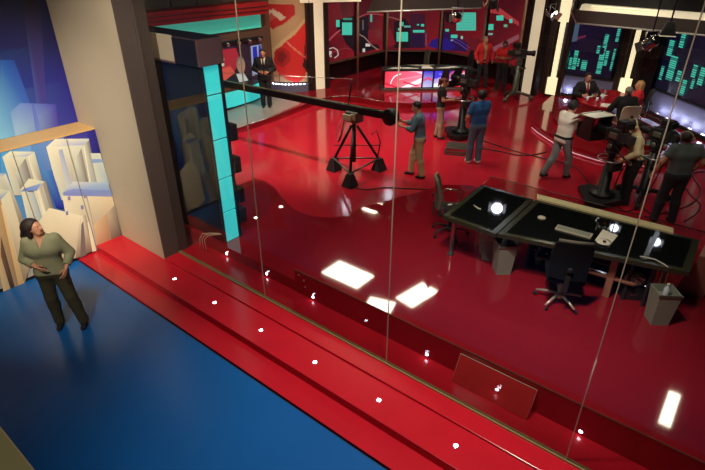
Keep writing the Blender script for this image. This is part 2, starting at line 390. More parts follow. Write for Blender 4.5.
# box at the far left edge
cube([(-14, 178), (-6, 173), (5, 173), (0, 178)], [(-14, 178), (0, 178), (20, 230), (-4, 235)], [(0, 178), (5, 173), (24, 222), (20, 230)],
     [W1, W1, s(150, 175, 220), W1], [W1, W2, s(190, 150, 110), W1], [W2, W1, s(150, 130, 110), G1])
cube([(-16, 197), (-4, 188), (9, 190), (0, 199)], [(-16, 197), (0, 199), (22, 290), (4, 297)], [(0, 199), (9, 190), (30, 262), (22, 290)],
     [W1, W1, W2, s(130, 165, 220)], [s(220, 190, 140), s(200, 160, 110), s(150, 110, 80), s(230, 200, 150)], [W1, W1, s(210, 180, 140), s(120, 100, 80)])
sh.append((pp([(0, 205), (3, 203), (24, 284), (18, 286)]), [s(240, 210, 160), W1, s(210, 175, 120), s(220, 180, 120)]))
sh.append((pp([(0, 255), (0, 235), (14, 286), (10, 289)]), [s(130, 95, 70), s(110, 80, 64), s(70, 56, 48), s(60, 50, 46)]))
# middle box with a blue-grey top, and its pillars
cube([(19, 190), (28, 178), (44, 181), (38, 188)], [(20, 190), (33, 192), (46, 232), (30, 236)], [(33, 191), (45, 180), (58, 226), (46, 232)],
     [W1, W1, W2, s(120, 150, 215)], [W1, s(170, 190, 200), s(150, 165, 180), W2], [W1, G1, G2, W2])
sh.append((pp([(20, 191), (23, 188), (40, 183), (36, 190)]), [s(110, 140, 220), s(100, 130, 210), s(150, 170, 220), s(120, 150, 215)]))
sh.append((pp([(36, 190), (38, 188), (50, 230), (46, 232)]), W1))
sh.append((pp([(41, 186), (43, 184), (55, 226), (53, 228)]), [W2, G1, G2, G2]))
# deep blue gap
sh.append((pp([(42, 170), (51, 170), (63, 208), (55, 207)]), [s(80, 140, 200), s(60, 110, 190), s(30, 40, 160), s(30, 40, 150)]))
# big pale box at the lower right
cube([(61, 193), (72, 181), (107, 182), (111, 195)], [(61, 194), (111, 195), (121, 236), (72, 258)], [(84, 195), (86, 195), (98, 249), (96, 250)],
     [s(150, 170, 215), s(215, 215, 215), s(160, 190, 215), s(120, 140, 205)], [W1, s(222, 206, 170), s(150, 130, 110), s(215, 200, 165)], [W2, s(160, 150, 130), s(140, 125, 110), W2])
sh.append((pp([(62, 192), (72, 188), (110, 190), (111, 196), (62, 195)]), [s(125, 140, 205), s(140, 155, 215), s(120, 150, 205), s(140, 150, 205), s(130, 140, 205)]))
sh.append((pp([(106, 212), (114, 204), (121, 236), (110, 241)]), [s(190, 175, 150), s(150, 140, 128), s(70, 62, 66), s(120, 100, 90)]))
sh.append((pp([(92, 224), (106, 212), (109, 241), (97, 248)]), [s(215, 190, 150), s(190, 160, 125), s(160, 115, 90), s(190, 140, 110)]))
# front white box
sh.append((pp([(38, 220), (48, 207), (80, 215), (72, 256), (62, 262), (48, 262)]), [s(225, 215, 180), s(235, 225, 195), W1, s(205, 190, 155), s(215, 200, 165), s(215, 200, 160)]))
sh.append((pp([(80, 215), (84, 214), (92, 250), (74, 258)]), [W1, s(160, 150, 140), s(120, 100, 84), s(150, 130, 110)]))
sh.append((pp([(80, 224), (82, 220), (85, 254), (79, 257)]), s(120, 110, 110)))
sh.append((pp([(86, 222), (88, 220), (95, 250), (91, 251)]), W1))
for q in [(64, 211), (66, 196), (82, 194), (79, 205)]:
    sh.append((pp([(q[0], q[1]), (q[0]+2.5, q[1]-1), (q[0]+3, q[1]+3), (q[0]+.6, q[1]+3.4)]), s(135, 135, 180)))
# panel joints, thin dark lines
for u in (.55, 1.55, 2.53, 3.33):
    sh.append((rect(u, u+.008, .05, 2.16), s(110, 104, 98)))
# more boxes further along the wall, outside the photo's edge
for u, wd, h in ((-2.6, .6, 1.6), (-1.7, .7, 1.2), (-.8, .6, 1.75), (.1, .6, 1.3)):
    sh.append((rect(u, u+wd, .06, h), [G1, s(200, 170, 130), W2, W1])); sh.append(([(u, h), (u+wd, h), (u+wd+.12, h+.12), (u+.14, h+.12)], [W3, W2, W1, W1]))
tag(art('mural_panel', P, Q, sh, 'print_art'), 'printed mural of tall pale boxes on blue, behind the person in green', 'mural')
P, Q = (-9.2, 0), (-9.2, 3.852); sh = []
def pp(pts): return [(min(u, 3.85), max(z, 2.19)) for u, z in pxpoly(pts, P, Q)]
sh.append((rect(-2.9, 3.85, 2.186, 2.9), [s(100, 180, 230), s(38, 34, 140), s(26, 24, 120), s(40, 110, 195)]))  # bright-to-dark blues paint the backlit glow into the panel colour
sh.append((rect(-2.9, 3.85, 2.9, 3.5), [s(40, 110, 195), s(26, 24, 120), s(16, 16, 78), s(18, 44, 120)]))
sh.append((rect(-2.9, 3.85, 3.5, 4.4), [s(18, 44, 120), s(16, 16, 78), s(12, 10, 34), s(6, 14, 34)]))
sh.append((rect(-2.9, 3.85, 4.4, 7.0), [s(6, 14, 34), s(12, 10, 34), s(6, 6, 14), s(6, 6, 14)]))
sh.append((pp([(0, 60), (14, 60), (40, 131), (0, 142)]), [s(30, 84, 160), s(24, 60, 150), s(60, 100, 190), s(120, 185, 225)]))
sh.append((pp([(22, 0), (40, 0), (48, 129), (40, 131)]), [s(20, 18, 32), s(18, 16, 34), s(64, 56, 150), s(70, 84, 170)]))
sh.append((pp([(10, 112), (20, 103), (56, 104), (59, 126), (16, 138)]), [s(110, 150, 200), s(100, 130, 200), s(60, 50, 160), s(60, 46, 150), s(140, 180, 215)]))
sh.append((pp([(31, 103), (33, 103), (42, 131), (36, 132)]), [s(80, 100, 190), s(60, 90, 190), s(110, 120, 190), s(70, 120, 200)]))
tag(art('mural_panel', P, Q, sh, 'print_art'), 'recessed blue mural panel with a painted glow above the orange lit ledge', 'mural')

# ---------------------------------------------------------------- people: smooth bodies meshed from distance fields
def v3(*a): return np.array(a, float)
def cone(p, a, b, ra, rb):
    a = np.asarray(a, float); b = np.asarray(b, float); pa = p-a; ba = b-a; h = np.clip((pa@ba)/max(ba@ba, 1e-9), 0, 1)
    return np.linalg.norm(pa-h[..., None]*ba, axis=-1)-(ra+(rb-ra)*h)
def ell(p, c, r):
    q = (p-np.asarray(c))/np.asarray(r); return (np.linalg.norm(q, axis=-1)-1)*min(r)
def smin(a, b, k):
    h = np.clip(.5+.5*(b-a)/k, 0, 1); return b*(1-h)+a*h-k*h*(1-h)
def smax(a, b, k): return -smin(-a, -b, k)
def mesh_field(fn, lo, hi, st):
    lo = np.array(lo, float)-st; hi = np.array(hi, float)+st
    n = np.ceil((hi-lo)/st).astype(int)+1
    ax = [lo[i]+st*np.arange(n[i]) for i in range(3)]
    G = np.stack(np.meshgrid(*ax, indexing='ij'), -1)
    D = fn(G); D[0] = D[-1] = 1; D[:, 0] = D[:, -1] = 1; D[:, :, 0] = D[:, :, -1] = 1
    In = D < 0
    cs = [(i, j, k) for i in (0, 1) for j in (0, 1) for k in (0, 1)]
    sl = lambda c: tuple(slice(c[t], D.shape[t]-1+c[t]) for t in range(3))
    cnt = sum(In[sl(c)].astype(int) for c in cs); act = (cnt > 0) & (cnt < 8)
    acc = np.zeros(act.shape+(3,)); num = np.zeros(act.shape)
    for a in cs:
        for t in range(3):
            if a[t]: continue
            b = list(a); b[t] = 1; da = D[sl(a)]; db = D[sl(tuple(b))]
            cr = (da < 0) != (db < 0); tt = np.where(cr, da/np.where(cr, da-db, 1), 0)
            pos = np.array(a, float)
            for q in range(3): acc[..., q] += np.where(cr, pos[q]+(tt if q == t else 0), 0)
            num += cr
    idx = -np.ones(act.shape, int); w_ = np.argwhere(act); idx[act] = np.arange(len(w_))
    V = (w_+acc[act]/num[act][:, None])*st+lo
    F = []
    for t in range(3):
        a_, b_ = (t+1) % 3, (t+2) % 3
        s0 = [slice(None)]*3; s1 = [slice(None)]*3; s0[t] = slice(0, -1); s1[t] = slice(1, None)
        i0 = In[tuple(s0)]; i1 = In[tuple(s1)]; e = np.argwhere(i0 != i1)
        for p in e:
            c = []
            for da, db in ((-1, -1), (0, -1), (0, 0), (-1, 0)):
                q = p.copy(); q[a_] += da; q[b_] += db
                if min(q) < 0 or any(q[r] >= idx.shape[r] for r in range(3)): break
                c.append(idx[tuple(q)])
            if len(c) == 4 and min(c) >= 0: F.append(c if i0[tuple(p)] else c[::-1])
    return V, F
def mk(name, parts, mats, parent=None, matfn=None):
    """parts = [(V,F,matindex)]"""
    V = []; F = []; mi = []; o = 0
    for v, f, m in parts:
        V += [tuple(x) for x in v]; F += [tuple(i+o for i in q) for q in f]
        mi += [m]*len(f) if isinstance(m, int) else list(m); o += len(v)
    me = bpy.data.meshes.new(name); me.from_pydata(V, [], F)
    for m in mats: me.materials.append(M[m])
    me.polygons.foreach_set('material_index', mi); me.polygons.foreach_set('use_smooth', [True]*len(F)); me.update()
    ob = bpy.data.objects.new(name, me); C.objects.link(ob)
    if parent: ob.parent = parent
    return ob
def rotm(yaw, pitch=0, roll=0):
    return np.array((Matrix.Rotation(yaw, 3, 'Z') @ Matrix.Rotation(pitch, 3, 'X') @ Matrix.Rotation(roll, 3, 'Y')))
def norm(a): a = np.asarray(a, float); return a/np.linalg.norm(a)

def head_mesh():
    def f(p):
        d = ell(p, (0, -.012, .028), (.077, .096, .092))
        d = smin(d, ell(p, (0, .022, -.03), (.062, .074, .082)), .03)
        d = smin(d, cone(p, (-.028, .05, -.088), (.028, .05, -.088), .024, .024), .03)
        d = smin(d, cone(p, (-.03, .078, .02), (.03, .078, .02), .011, .011), .02)
        for sx in (-1, 1): d = smax(d, -ell(p, (sx*.031, .104, 0), (.019, .018, .013)), .012)
        d = smin(d, cone(p, (0, .088, .004), (0, .112, -.034), .008, .013), .012)
        d = smin(d, cone(p, (-.018, .088, -.062), (.018, .088, -.062), .0075, .0075), .008)
        for sx in (-1, 1): d = smin(d, ell(p, (sx*.08, -.008, -.005), (.011, .02, .032)), .008)
        return d
    return mesh_field(f, (-.1, -.12, -.13), (.1, .135, .13), .0075)
HEADV, HEADF = head_mesh()
_c = HEADV[np.array(HEADF)].mean(1)
HEADM = [1 if (abs(c[0]) < .025 and -.072 < c[2] < -.054 and c[1] > .08) else 0 for c in _c]
def ball(c, r, n=10):
    V = []; F = []
    for i in range(n+1):
        for j in range(n): V.append((c[0]+r*math.sin(math.pi*i/n)*math.cos(2*math.pi*j/n), c[1]+r*math.sin(math.pi*i/n)*math.sin(2*math.pi*j/n), c[2]+r*math.cos(math.pi*i/n)))
    for i in range(n):
        for j in range(n): F.append((i*n+j, i*n+(j+1) % n, (i+1)*n+(j+1) % n, (i+1)*n+j))
    return np.array(V), F
def hand_mesh(curl):
    """wrist at origin, fingers along +y, thumb toward +x, palm faces -z"""
    fs = []
    for i, (x, L) in enumerate(((.027, .072), (.009, .080), (-.009, .075), (-.026, .060))):
        a = curl*(1+.08*i); p0 = v3(x*.9, .078, 0); p = [p0]
        ang = a*.5
        for seg, k in ((L*.45, 1), (L*.32, 2), (L*.23, 3)):
            p.append(p[-1]+v3(x*.12*seg/.03, math.cos(ang)*seg, -math.sin(ang)*seg)); ang += a
        fs.append(p)
    th = [v3(.022, .02, -.004), v3(.045, .045, -.012), v3(.056, .072, -.022-.01*curl), v3(.056-.012*curl, .094, -.03-.014*curl)]
    def f(p):
        q = p*np.array([1, 1, 1.0])
        d = cone(q, (-.016, .03, 0), (-.018, .075, 0), .0165, .0135)
        d = smin(d, cone(q, (.014, .03, 0), (.018, .077, 0), .0175, .0135), .02)
        d = smin(d, cone(q, (0, -.03, 0), (0, .02, 0), .0225, .02), .018)
        for pt in fs:
            g = np.full(d.shape, 9.)
            for a, b, ra, rb in zip(pt, pt[1:], (.0095, .0088, .008), (.0088, .008, .0072)): g = np.minimum(g, cone(q, a, b, ra, rb))
            d = smin(d, g, .004)
        g = np.full(d.shape, 9.)
        for a, b, ra, rb in zip(th, th[1:], (.014, .0115, .0105), (.0115, .0105, .009)): g = np.minimum(g, cone(q, a, b, ra, rb))
        return smin(d, g, .008)
    return mesh_field(f, (-.06, -.05, -.10), (.085, .17, .04), .0048)
HANDS = {c: hand_mesh(c) for c in (.35, .85)}

HAIRSTYLES = {}
def person(name, label, loc, rz, h, skin, hair, hcol, top, bottom, pose=None, group=None, woman=False, shoes='shoe', style='shirt', sleeve=1.0,
           seated=False, headset=False, shirt2=None, tie=None, belt=False, build=1.0, cat='person'):
    pose = dict(pose or {})
    k = h/1.75
    t = thing(name, label, cat, loc, rz, group); t.scale = (k, k, k)
    dz = -.43 if seated else 0
    sw = (.152 if woman else .185)*build
    lean = pose.get('lean', 0); side = pose.get('side', 0)
    P0 = v3(0, 0, .95+dz); W = v3(side*.3, lean*.3, 1.13+dz); Ch = v3(side*.7, lean*.75, 1.32+dz); Nk = v3(side, lean, 1.50+dz)
    tw = pose.get('twist', 0); sxv = v3(math.cos(tw), math.sin(tw), 0)
    SR = Nk+sxv*sw+v3(0, 0, -.07); SL = Nk-sxv*sw+v3(0, 0, -.07)
    J = {}
    for sd, sg, Sh in (('R', 1, SR), ('L', -1, SL)):
        J['e'+sd] = np.array(pose.get('e'+sd, Sh+v3(sg*.07, -.02, -.28))) + (v3(0, 0, 0) if 'e'+sd not in pose else v3(0, 0, dz))
        J['w'+sd] = np.array(pose['w'+sd])+v3(0, 0, dz) if 'w'+sd in pose else J['e'+sd]+v3(sg*.01, .07, -.25)
        # keep bone lengths human
        d = J['e'+sd]-Sh; J['e'+sd] = Sh+norm(d)*.285
        d = J['w'+sd]-J['e'+sd]; J['w'+sd] = J['e'+sd]+norm(d)*.25
        hp = v3(sg*.095, 0, .90+dz)
        if seated:
            J['k'+sd] = np.array(pose.get('k'+sd, v3(sg*.14, .43, .50))); J['a'+sd] = np.array(pose.get('a'+sd, v3(sg*.14, .40, .09)))
        else:
            J['a'+sd] = np.array(pose.get('a'+sd, v3(sg*.12, 0, .09)))
            mid = (hp+J['a'+sd])/2; J['k'+sd] = np.array(pose.get('k'+sd, mid+v3(0, .035, .03)))
        J['h'+sd] = hp
    B = build
    def torso(p, o=0):
        cw = .095*B; d = cone(p, Ch-sxv*cw, Ch+sxv*cw, .118*B+o, .118*B+o)
        ww = .05*B if woman else .065*B
        d = smin(d, cone(p, W-v3(ww, 0, 0), W+v3(ww, 0, 0), (.098 if woman else .108)*B+o, (.098 if woman else .108)*B+o), .09)
        d = smin(d, cone(p, P0-v3(.075, 0, 0), P0+v3(.075, 0, 0), (.118 if woman else .108)*B+o, (.118 if woman else .108)*B+o), .09)
        d = smin(d, cone(p, SL, SR, .058+o, .058+o), .06)
        d = smin(d, cone(p, Nk+v3(0, -.01, -.06), Nk+v3(0, 0, .02), .07+o, .05+o), .05)
        if woman:
            for sx in (-1, 1): d = smin(d, ell(p, Ch+sxv*sx*.07+v3(0, .072, -.015), (.055+o, .052+o, .058+o)), .05)
        return d
    def armf(p, sd, o=0, frac=2.0, upper=True):
        Sh = SR if sd == 'R' else SL; E_, Wr = J['e'+sd], J['w'+sd]
        d = cone(p, Sh, E_, .056*B+o, .042*B+o); d = smin(d, cone(p, E_, Wr, .041*B+o, .027+o), .03) if frac > 1 else d
        return d
    def legf(p, sd, o=0, taper=0):
        d = cone(p, J['h'+sd], J['k'+sd], .088*B+o, .056*B+o+taper*.3)
        d2 = cone(p, J['k'+sd], J['a'+sd], .055*B+o+taper*.3, .036+o+taper)
        calf = J['k'+sd]*.68+J['a'+sd]*.32+v3(0, -.018, 0)
        return smin(smin(d, d2, .03), np.linalg.norm(p-calf, axis=-1)-(.052*B+o), .05)
    # head placement
    Rh = rotm(pose.get('yaw', 0), pose.get('nod', 0), pose.get('tilt', 0))
    Hc = Nk+v3(0, .02, 0)+Rh@v3(0, .005, .135)
    def body(p):
        d = torso(p)
        for sd in 'LR': d = smin(d, armf(p, sd), .03); d = smin(d, legf(p, sd), .05)
        d = smin(d, cone(p, Nk+v3(0, -.005, 0), Hc+Rh@v3(0, -.012, -.03), .055, .053), .03)
        for sd in 'LR':
            A = J['a'+sd]; d = smin(d, cone(p, A+v3(0, -.02, -.03), A+v3(0, .11, -.06), .035, .026), .03)
        return d
    allp = [SR, SL, Hc, P0]+[J[q+sd] for q in 'ewka' for sd in 'LR']
    lo = np.min(allp, 0)-.2; hi = np.max(allp, 0)+.2; lo[2] = max(lo[2], -.0); hi[2] = Hc[2]
    st = .016
    Vb, Fb = mesh_field(body, lo, hi, st); parts = [(Vb, Fb, 0)]
    parts.append((HEADV@Rh.T+Hc, HEADF, HEADM))
    for sx in (-1, 1):
        v, f = ball((0, 0, 0), .0115); parts.append(((v+v3(sx*.031, .0805, .0))@Rh.T+Hc, f, 3))
        v, f = ball((0, 0, 0), .0075, 6); parts.append(((v+v3(sx*.031, .0885, .0))@Rh.T+Hc, f, 2))
    for sd, sg in (('R', 1), ('L', -1)):
        E_, Wr = J['e'+sd], J['w'+sd]; y = norm(Wr-E_); hd = pose.get('hd'+sd)
        if hd is not None: y = norm(hd)
        th = pose.get('th'+sd); th = np.array(th, float) if th is not None else (v3(0, 1, 0) if abs(y[2]) > .7 else v3(-sg*.2, 0, 1))
        x = norm(th-y*(th@y)); z = np.cross(x, y); pal = z   # palm faces -z
        want = -sg  # right hand: palm = left-hand rule
        V0, F0 = HANDS[pose.get('curl', .85)]
        V1 = V0.copy(); F1 = F0
        if sd == 'R': V1 = V1*np.array([1, 1, -1]); F1 = [q[::-1] for q in F0]
        # palm side: for the right hand the palm is at -(x cross y) when the thumb is +x and back of the hand +z
        Rm = np.stack([x, y, z], 1) if True else None
        parts.append((V1@Rm.T+Wr, F1, 0))
    mk('body', parts, [skin, 'lip', 'eye', 'eye_white'], t)
    # hair
    def hairf(p):
        q = (p-Hc)@Rh
        d = ell(q, (0, -.016, .034), (.088, .105, .098))
        keep = q[..., 1]*.85-q[..., 2]*.8-(.004 if hair != 'receding' else -.035)
        d = smax(d, keep, .015)
        if hair == 'short': pass
        if hair in ('ponytail', 'long_tail'):
            d = smin(d, cone(q, (0, -.10, .03), (0, -.15, .0), .035, .04), .02)
            d = smin(d, cone(q, (0, -.15, .0), (0, -.135, -.16), .042, .022), .02)
        if hair == 'shoulder':
            for sx in (-1, 1): d = smin(d, cone(q, (sx*.07, -.03, .0), (sx*.08, -.03, -.12), .036, .04), .03)
            d = smin(d, cone(q, (0, -.07, 0), (0, -.075, -.15), .065, .06), .04)
        if hair == 'bushy': d = smin(d, ell(q, (0, -.045, .03), (.105, .10, .112)), .02)
        if hair == 'loose':
            d = smin(d, ell(q, (0, -.045, .035), (.104, .108, .108)), .02)
            d = smin(d, cone(q, (.0, -.10, .02), (-.01, -.185, -.09), .088, .08), .04)
            d = smin(d, cone(q, (-.01, -.185, -.09), (-.01, -.21, -.22), .08, .045), .03)
            for sx in (-1, 1): d = smin(d, cone(q, (sx*.082, -.03, .02), (sx*.088, -.05, -.08), .024, .03), .03)
        return d
    v, f = mesh_field(hairf, Hc-.3, Hc+v3(.22, .22, .2), .0125)
    mk('hair', [(v, f, 0)], [hcol], t)
    if headset:
        pts = [tuple(Hc+Rh@v3(.098*math.cos(a), -.01, .015+.118*math.sin(a))) for a in [math.pi*k/12 for k in range(13)]]
        hs = MB().tube(pts, .012, 8)
        for sx in (-1, 1):
            c_ = Hc+Rh@v3(sx*.088, -.008, -.004); ax_ = Rh@v3(sx, 0, 0); hs.lathe(tuple(c_), [(.03, 0), (.036, .008), (.034, .022), (.02, .028)], 14, tuple(ax_))
        hs.tube([tuple(Hc+Rh@v3(-.10, .0, -.01)), tuple(Hc+Rh@v3(-.095, .06, -.06)), tuple(Hc+Rh@v3(-.04, .115, -.07))], .005, 6)
        hs.build('headset', headset, t)
    # lower garment
    wz = .985+dz
    def trou(p):
        o = .017; d = cone(p, P0-v3(.075, 0, .0), P0+v3(.075, 0, 0), .116*B+o, .116*B+o)
        for sd in 'LR':
            l = legf(p, sd, o, .018); A, K = J['a'+sd], J['k'+sd]; n = norm(A-K)
            l = np.maximum(l, (p-(A+n*.035))@n); d = smin(d, l, .05)
        return np.maximum(d, p[..., 2]-wz-.02)
    v, f = mesh_field(trou, [lo[0], lo[1], .0], [hi[0], hi[1], wz+.05], st)
    mk('trousers', [(v, f, 0)], [bottom], t)
    for sd in 'LR':
        A = J['a'+sd]; K = J['k'+sd]
        def shoe(p):
            d = cone(p, A+v3(0, -.03, -.045), A+v3(0, .12, -.062), .047, .036); d = smin(d, cone(p, A+v3(0, -.015, -.03), A+v3(0, -.005, .03), .045, .042), .03)
            return np.maximum(d, (A[2]-.09)-p[..., 2]+.002)
        v, f = mesh_field(shoe, A-v3(.1, .12, .1), A+v3(.1, .2, .09), .011)
        mk('shoe', [(v, f, 0)], [shoes], t)
    # upper garment
    jacket = style == 'jacket'; o = .030 if jacket else .019
    hem = (.80 if jacket else (.86 if style == 'shirt' else .93))+dz
    if seated: hem = max(hem, .47)
    def upper(p, o=o, vee=True, slv=sleeve, hemz=hem):
        d = torso(p, o)
        if hemz < .9+dz: d = smin(d, cone(p, P0+v3(-.07, 0, -.05), P0+v3(.07, 0, -.05), .105*B+o, .105*B+o), .06)
        for sd in 'LR':
            Sh = SR if sd == 'R' else SL; E_, Wr = J['e'+sd], J['w'+sd]
            if slv < 1:
                c = Sh+(E_-Sh)*slv; n = norm(E_-Sh); a = np.maximum(cone(p, Sh, E_, .058*B+o, .047*B+o), (p-c)@n)
            else:
                fr = slv-1; c = E_+(Wr-E_)*fr; n = norm(Wr-E_)
                a = smin(cone(p, Sh, E_, .058*B+o, .044*B+o), np.maximum(cone(p, E_, Wr, .044*B+o, .030+o), (p-c)@n), .015)
            d = smin(d, a, .03)
        d = np.maximum(d, hemz-p[..., 2])
        nb = Nk+v3(0, .03, .045); d = np.maximum(d, -(np.linalg.norm((p-nb)*np.array([1, .9, 1]), axis=-1)-(.078 if not jacket else .07)))
        if vee and (jacket or style == 'vneck'):
            z0 = Nk[2]-(.36 if jacket else .14); z1 = Nk[2]+.02
            q = p-Nk; lx = np.abs(q@sxv); ww = np.clip((p[..., 2]-z0)/(z1-z0), 0, 1.3)*(.075 if jacket else .05)
            if pose.get('open'): ww = np.maximum(ww, .045)
            fwd = q@np.cross(v3(0, 0, 1), sxv) if True else 0
            cut = np.where((fwd-lean*0 > -.0) & ((p[..., 2] > z0) | bool(pose.get('open'))), lx-ww, 1.)
            d = np.maximum(d, -cut)
        return d
    nm = {'jacket': 'jacket'}.get(style, 'shirt')
    v, f = mesh_field(upper, lo, [hi[0], hi[1], Nk[2]+.1], st)
    mk(nm, [(v, f, 0)], [top], t)
    if shirt2:
        v, f = mesh_field(lambda p: upper(p, .012, False, 1.9, .88+dz), lo, [hi[0], hi[1], Nk[2]+.1], st)
        mk('shirt', [(v, f, 0)], [shirt2], t)
    if tie:
        fw = np.cross(v3(0, 0, 1), sxv)
        def tf(p):
            q = p-Nk; return np.maximum.reduce([torso(p, .024), -torso(p, .006), np.abs(q@sxv)-(.016+.03*np.clip(-q[..., 2]/.4, 0, 1)), -(q@fw), -(p[..., 2]-(Nk[2]-.36))+0, p[..., 2]-Nk[2]-.0])
        v, f = mesh_field(tf, [Nk[0]-.1, Nk[1]-.15, Nk[2]-.42], [Nk[0]+.1, Nk[1]+.25, Nk[2]+.02], .009)
        if len(f): mk('tie', [(v, f, 0)], [tie], t)
    if belt:
        def bf(p): return np.maximum.reduce([smin(cone(p, P0-v3(.075, 0, 0), P0+v3(.075, 0, 0), .145*B, .145*B), torso(p, .026), .03), np.abs(p[..., 2]-(.985+dz))-.028, -torso(p, .012)])
        v, f = mesh_field(bf, [lo[0], lo[1], .9+dz], [hi[0], hi[1], 1.06+dz], .014)
        if len(f): mk('belt', [(v, f, 0)], ['black_cloth'], t)
    return t
def headset(t, h):   # black headphones resting on the head of a standing person
    pass

# ---------------------------------------------------------------- step and riser lamps
for i in range(6):
    x = -6.56+1.02*i
    lab = ['nearest the cream partition wall', 'second from the cream partition wall', 'third from the cream partition wall', 'fourth from the partition wall',
           'fifth from the partition wall', 'the last, farthest from the partition'][i]
    t = thing('step_light', 'round white light in the red step, '+lab, 'light', (x, 3.59, Z2), 0, 'lights in the red step')
    MB().lathe((0, 0, .0), [(.036, 0), (.036, .004), (.026, .006)], 20).build('bezel', 'steel', t)
    MB().lathe((0, 0, .006), [(.024, 0), (.018, .004)], 16).build('bulb', 'lamp_white', t)
for i in range(6):
    x = -6.507+1.012*i+(0 if i < 3 else 0)
    x = [-6.507, -5.492, -4.468, -2.444, -1.46, -.474][i]
    lab = ['nearest the cyan pillar', 'left of the first glass joint', 'beside the bolted platform corner', 'right of the second glass joint',
           'beside the leaning acrylic sheet', 'beside the third glass joint'][i]
    t = thing('riser_light', 'tiny white light at the foot of the platform, '+lab, 'light', (x*4.548/4.605, 4.557 if i < 3 else 4.548, Z3+.055), 0, 'lights along the foot of the platform')
    t.rotation_euler = (math.pi/2, 0, 0)
    MB().lathe((0, 0, 0), [(.028, 0), (.028, .003), (.02, .005)], 16).build('bezel', 'steel', t)
    MB().lathe((0, 0, .005), [(.02, 0), (.013, .007)], 16).build('bulb', 'lamp_white', t)
for i, (px, py) in enumerate([(281, 207), (256, 218)]):
    x, y, z = at(px, py, ZL)
    t = thing('floor_light', ['small warm light in the low platform near its wavy edge', 'small warm light in the low platform behind the first glass joint'][i], 'light', (x, y, ZL), 0, 'warm lights in the low platform')
    MB().lathe((0, 0, 0), [(.05, 0), (.05, .004), (.04, .006)], 16).build('bezel', 'brass', t)
    MB().lathe((0, 0, .006), [(.036, 0), (.028, .006)], 16).build('bulb', 'lamp_warm', t)
# acrylic step against the tall platform
t = thing('acrylic_sheet', 'translucent red acrylic sheet leaning on the riser of the tall platform', 'sheet', (-1.47, 4.40, Z3))
wb(MB().obox((-1.472, 4.455, Z3+.176), (.475, 0, 0), (0, .078, .170), (0, -.0045, .0021), .001), 'sheet', 'red_acrylic', t)
wb(MB().tube([(-1.947, 4.372, Z3+.012), (-1.947, 4.528, Z3+.346), (-.997, 4.528, Z3+.346), (-.997, 4.372, Z3+.012)], .004, 6), 'polished_edge', 'cream_plastic', t)

# ---------------------------------------------------------------- cyan pillar with its dark cabinet
t = thing('light_pillar', 'tall dark cabinet with a glowing cyan strip of stacked panels on its end', 'pillar', (-7.3, 4.8, ZL))
wb(MB().box(-8.2, -6.56, 4.63, 4.99, ZL, 3.32, .004), 'cabinet', 'black_soft', t)
zs = [ZL, .92, 1.52, 2.18, 2.88, 3.31]
for a, b in zip(zs, zs[1:]): wb(MB().box(-6.56, -6.525, 4.66, 4.93, a+.012, b-.012, .004), 'light_panel', 'cyan_light', t)
wb(MB().box(-6.56, -6.515, 4.63, 4.655, ZL, 3.32).box(-6.56, -6.515, 4.935, 4.99, ZL, 3.32), 'frame', 'black', t)
for z in (.62, 1.0, 1.55, 2.1): wb(MB().box(-6.66, -6.48, 4.99, 5.12, z, z+.26, .004), 'bracket', 'black', t)
t2 = thing('pillar_head', 'mauve brown box head on top of the cyan light pillar', 'pillar head', (-7.2, 4.7, 3.33))
wb(MB().box(-8.3, -6.42, 4.52, 4.97, 3.33, 3.70, .006), 'box', 'mauve', t2)
wb(MB().box(-8.25, -6.98, 4.505, 4.519, 3.35, 3.72), 'cream_side', 'cream_wall', t2)
wb(MB().box(-8.25, -6.98, 4.50, 4.519, 3.32, 3.35), 'lower_trim', 'brown', t2)
wb(MB().box(-6.975, -6.44, 4.505, 4.519, 3.335, 3.695), 'dark_side', 'black', t2)
wb(MB().box(-8.28, -6.44, 4.54, 4.95, 3.701, 3.71), 'top_lid', 'black', t2)
for k in range(3):
    x0, y0, _ = at(197+4*k, 243, ZL); 
    pts = [(-6.95+.07*k, 4.40+.01*k, Z3+.01), (-6.95+.07*k, 4.41, Z3+.22+.02*k), (-6.90+.07*k, 4.45, Z3+.33), (-6.78+.05*k, 4.50, Z3+.36), (-6.62+.03*k, 4.60, Z3+.37)]
    tag(MB().tube(pts, .006, 6).build('bent_wire', 'cream_plastic'), 'thin pale wires bent over beside the foot of the cyan pillar', 'wire', 'pale wires by the pillar')

# ---------------------------------------------------------------- back stage floor
bp = [(-17, 6.5), (-12.0, 6.5), (-11.60, 8.0), (-11.52, 9.0), (-11.58, 10.6), (-11.80, 12.2), (-11.90, 13.0), (-11.72, 13.55), (-11.45, 13.85), (-10.9, 13.98), (-9.9, 14.05),
      (-9.16, 14.45), (-8.46, 15.2), (-8.02, 16.3), (-7.9, 17.2), (-8.0, 18.1), (-7.8, 18.8), (-7.2, 19.2), (-6.3, 18.9), (-6.3, 24), (-17, 24)]
struct('floor_news_platform', MB().prism(bp, Z3, ZB), 'red_back')
sh = 0
edge = [(-11.50, 9.6), (-11.56, 10.6), (-11.78, 12.2), (-11.88, 13.0), (-11.70, 13.56), (-11.43, 13.87), (-10.9, 14.0), (-9.9, 14.07)]
struct('trim_news_edge', MB().tube([(x+.0, y-.02, ZB+.004) for x, y in edge], .014, 6), 'steel')
gp = [at(*q, ZB)[:2] for q in ((215, 128), (235, 129), (262, 120), (300, 104), (303, 97), (270, 95), (225, 112), (205, 118))]
tag(MB().prism(gp, ZB, ZB+.006).build('floor_panel', 'grey_floor'), 'pale grey floor panel under the standing person in the dark suit', 'floor panel')

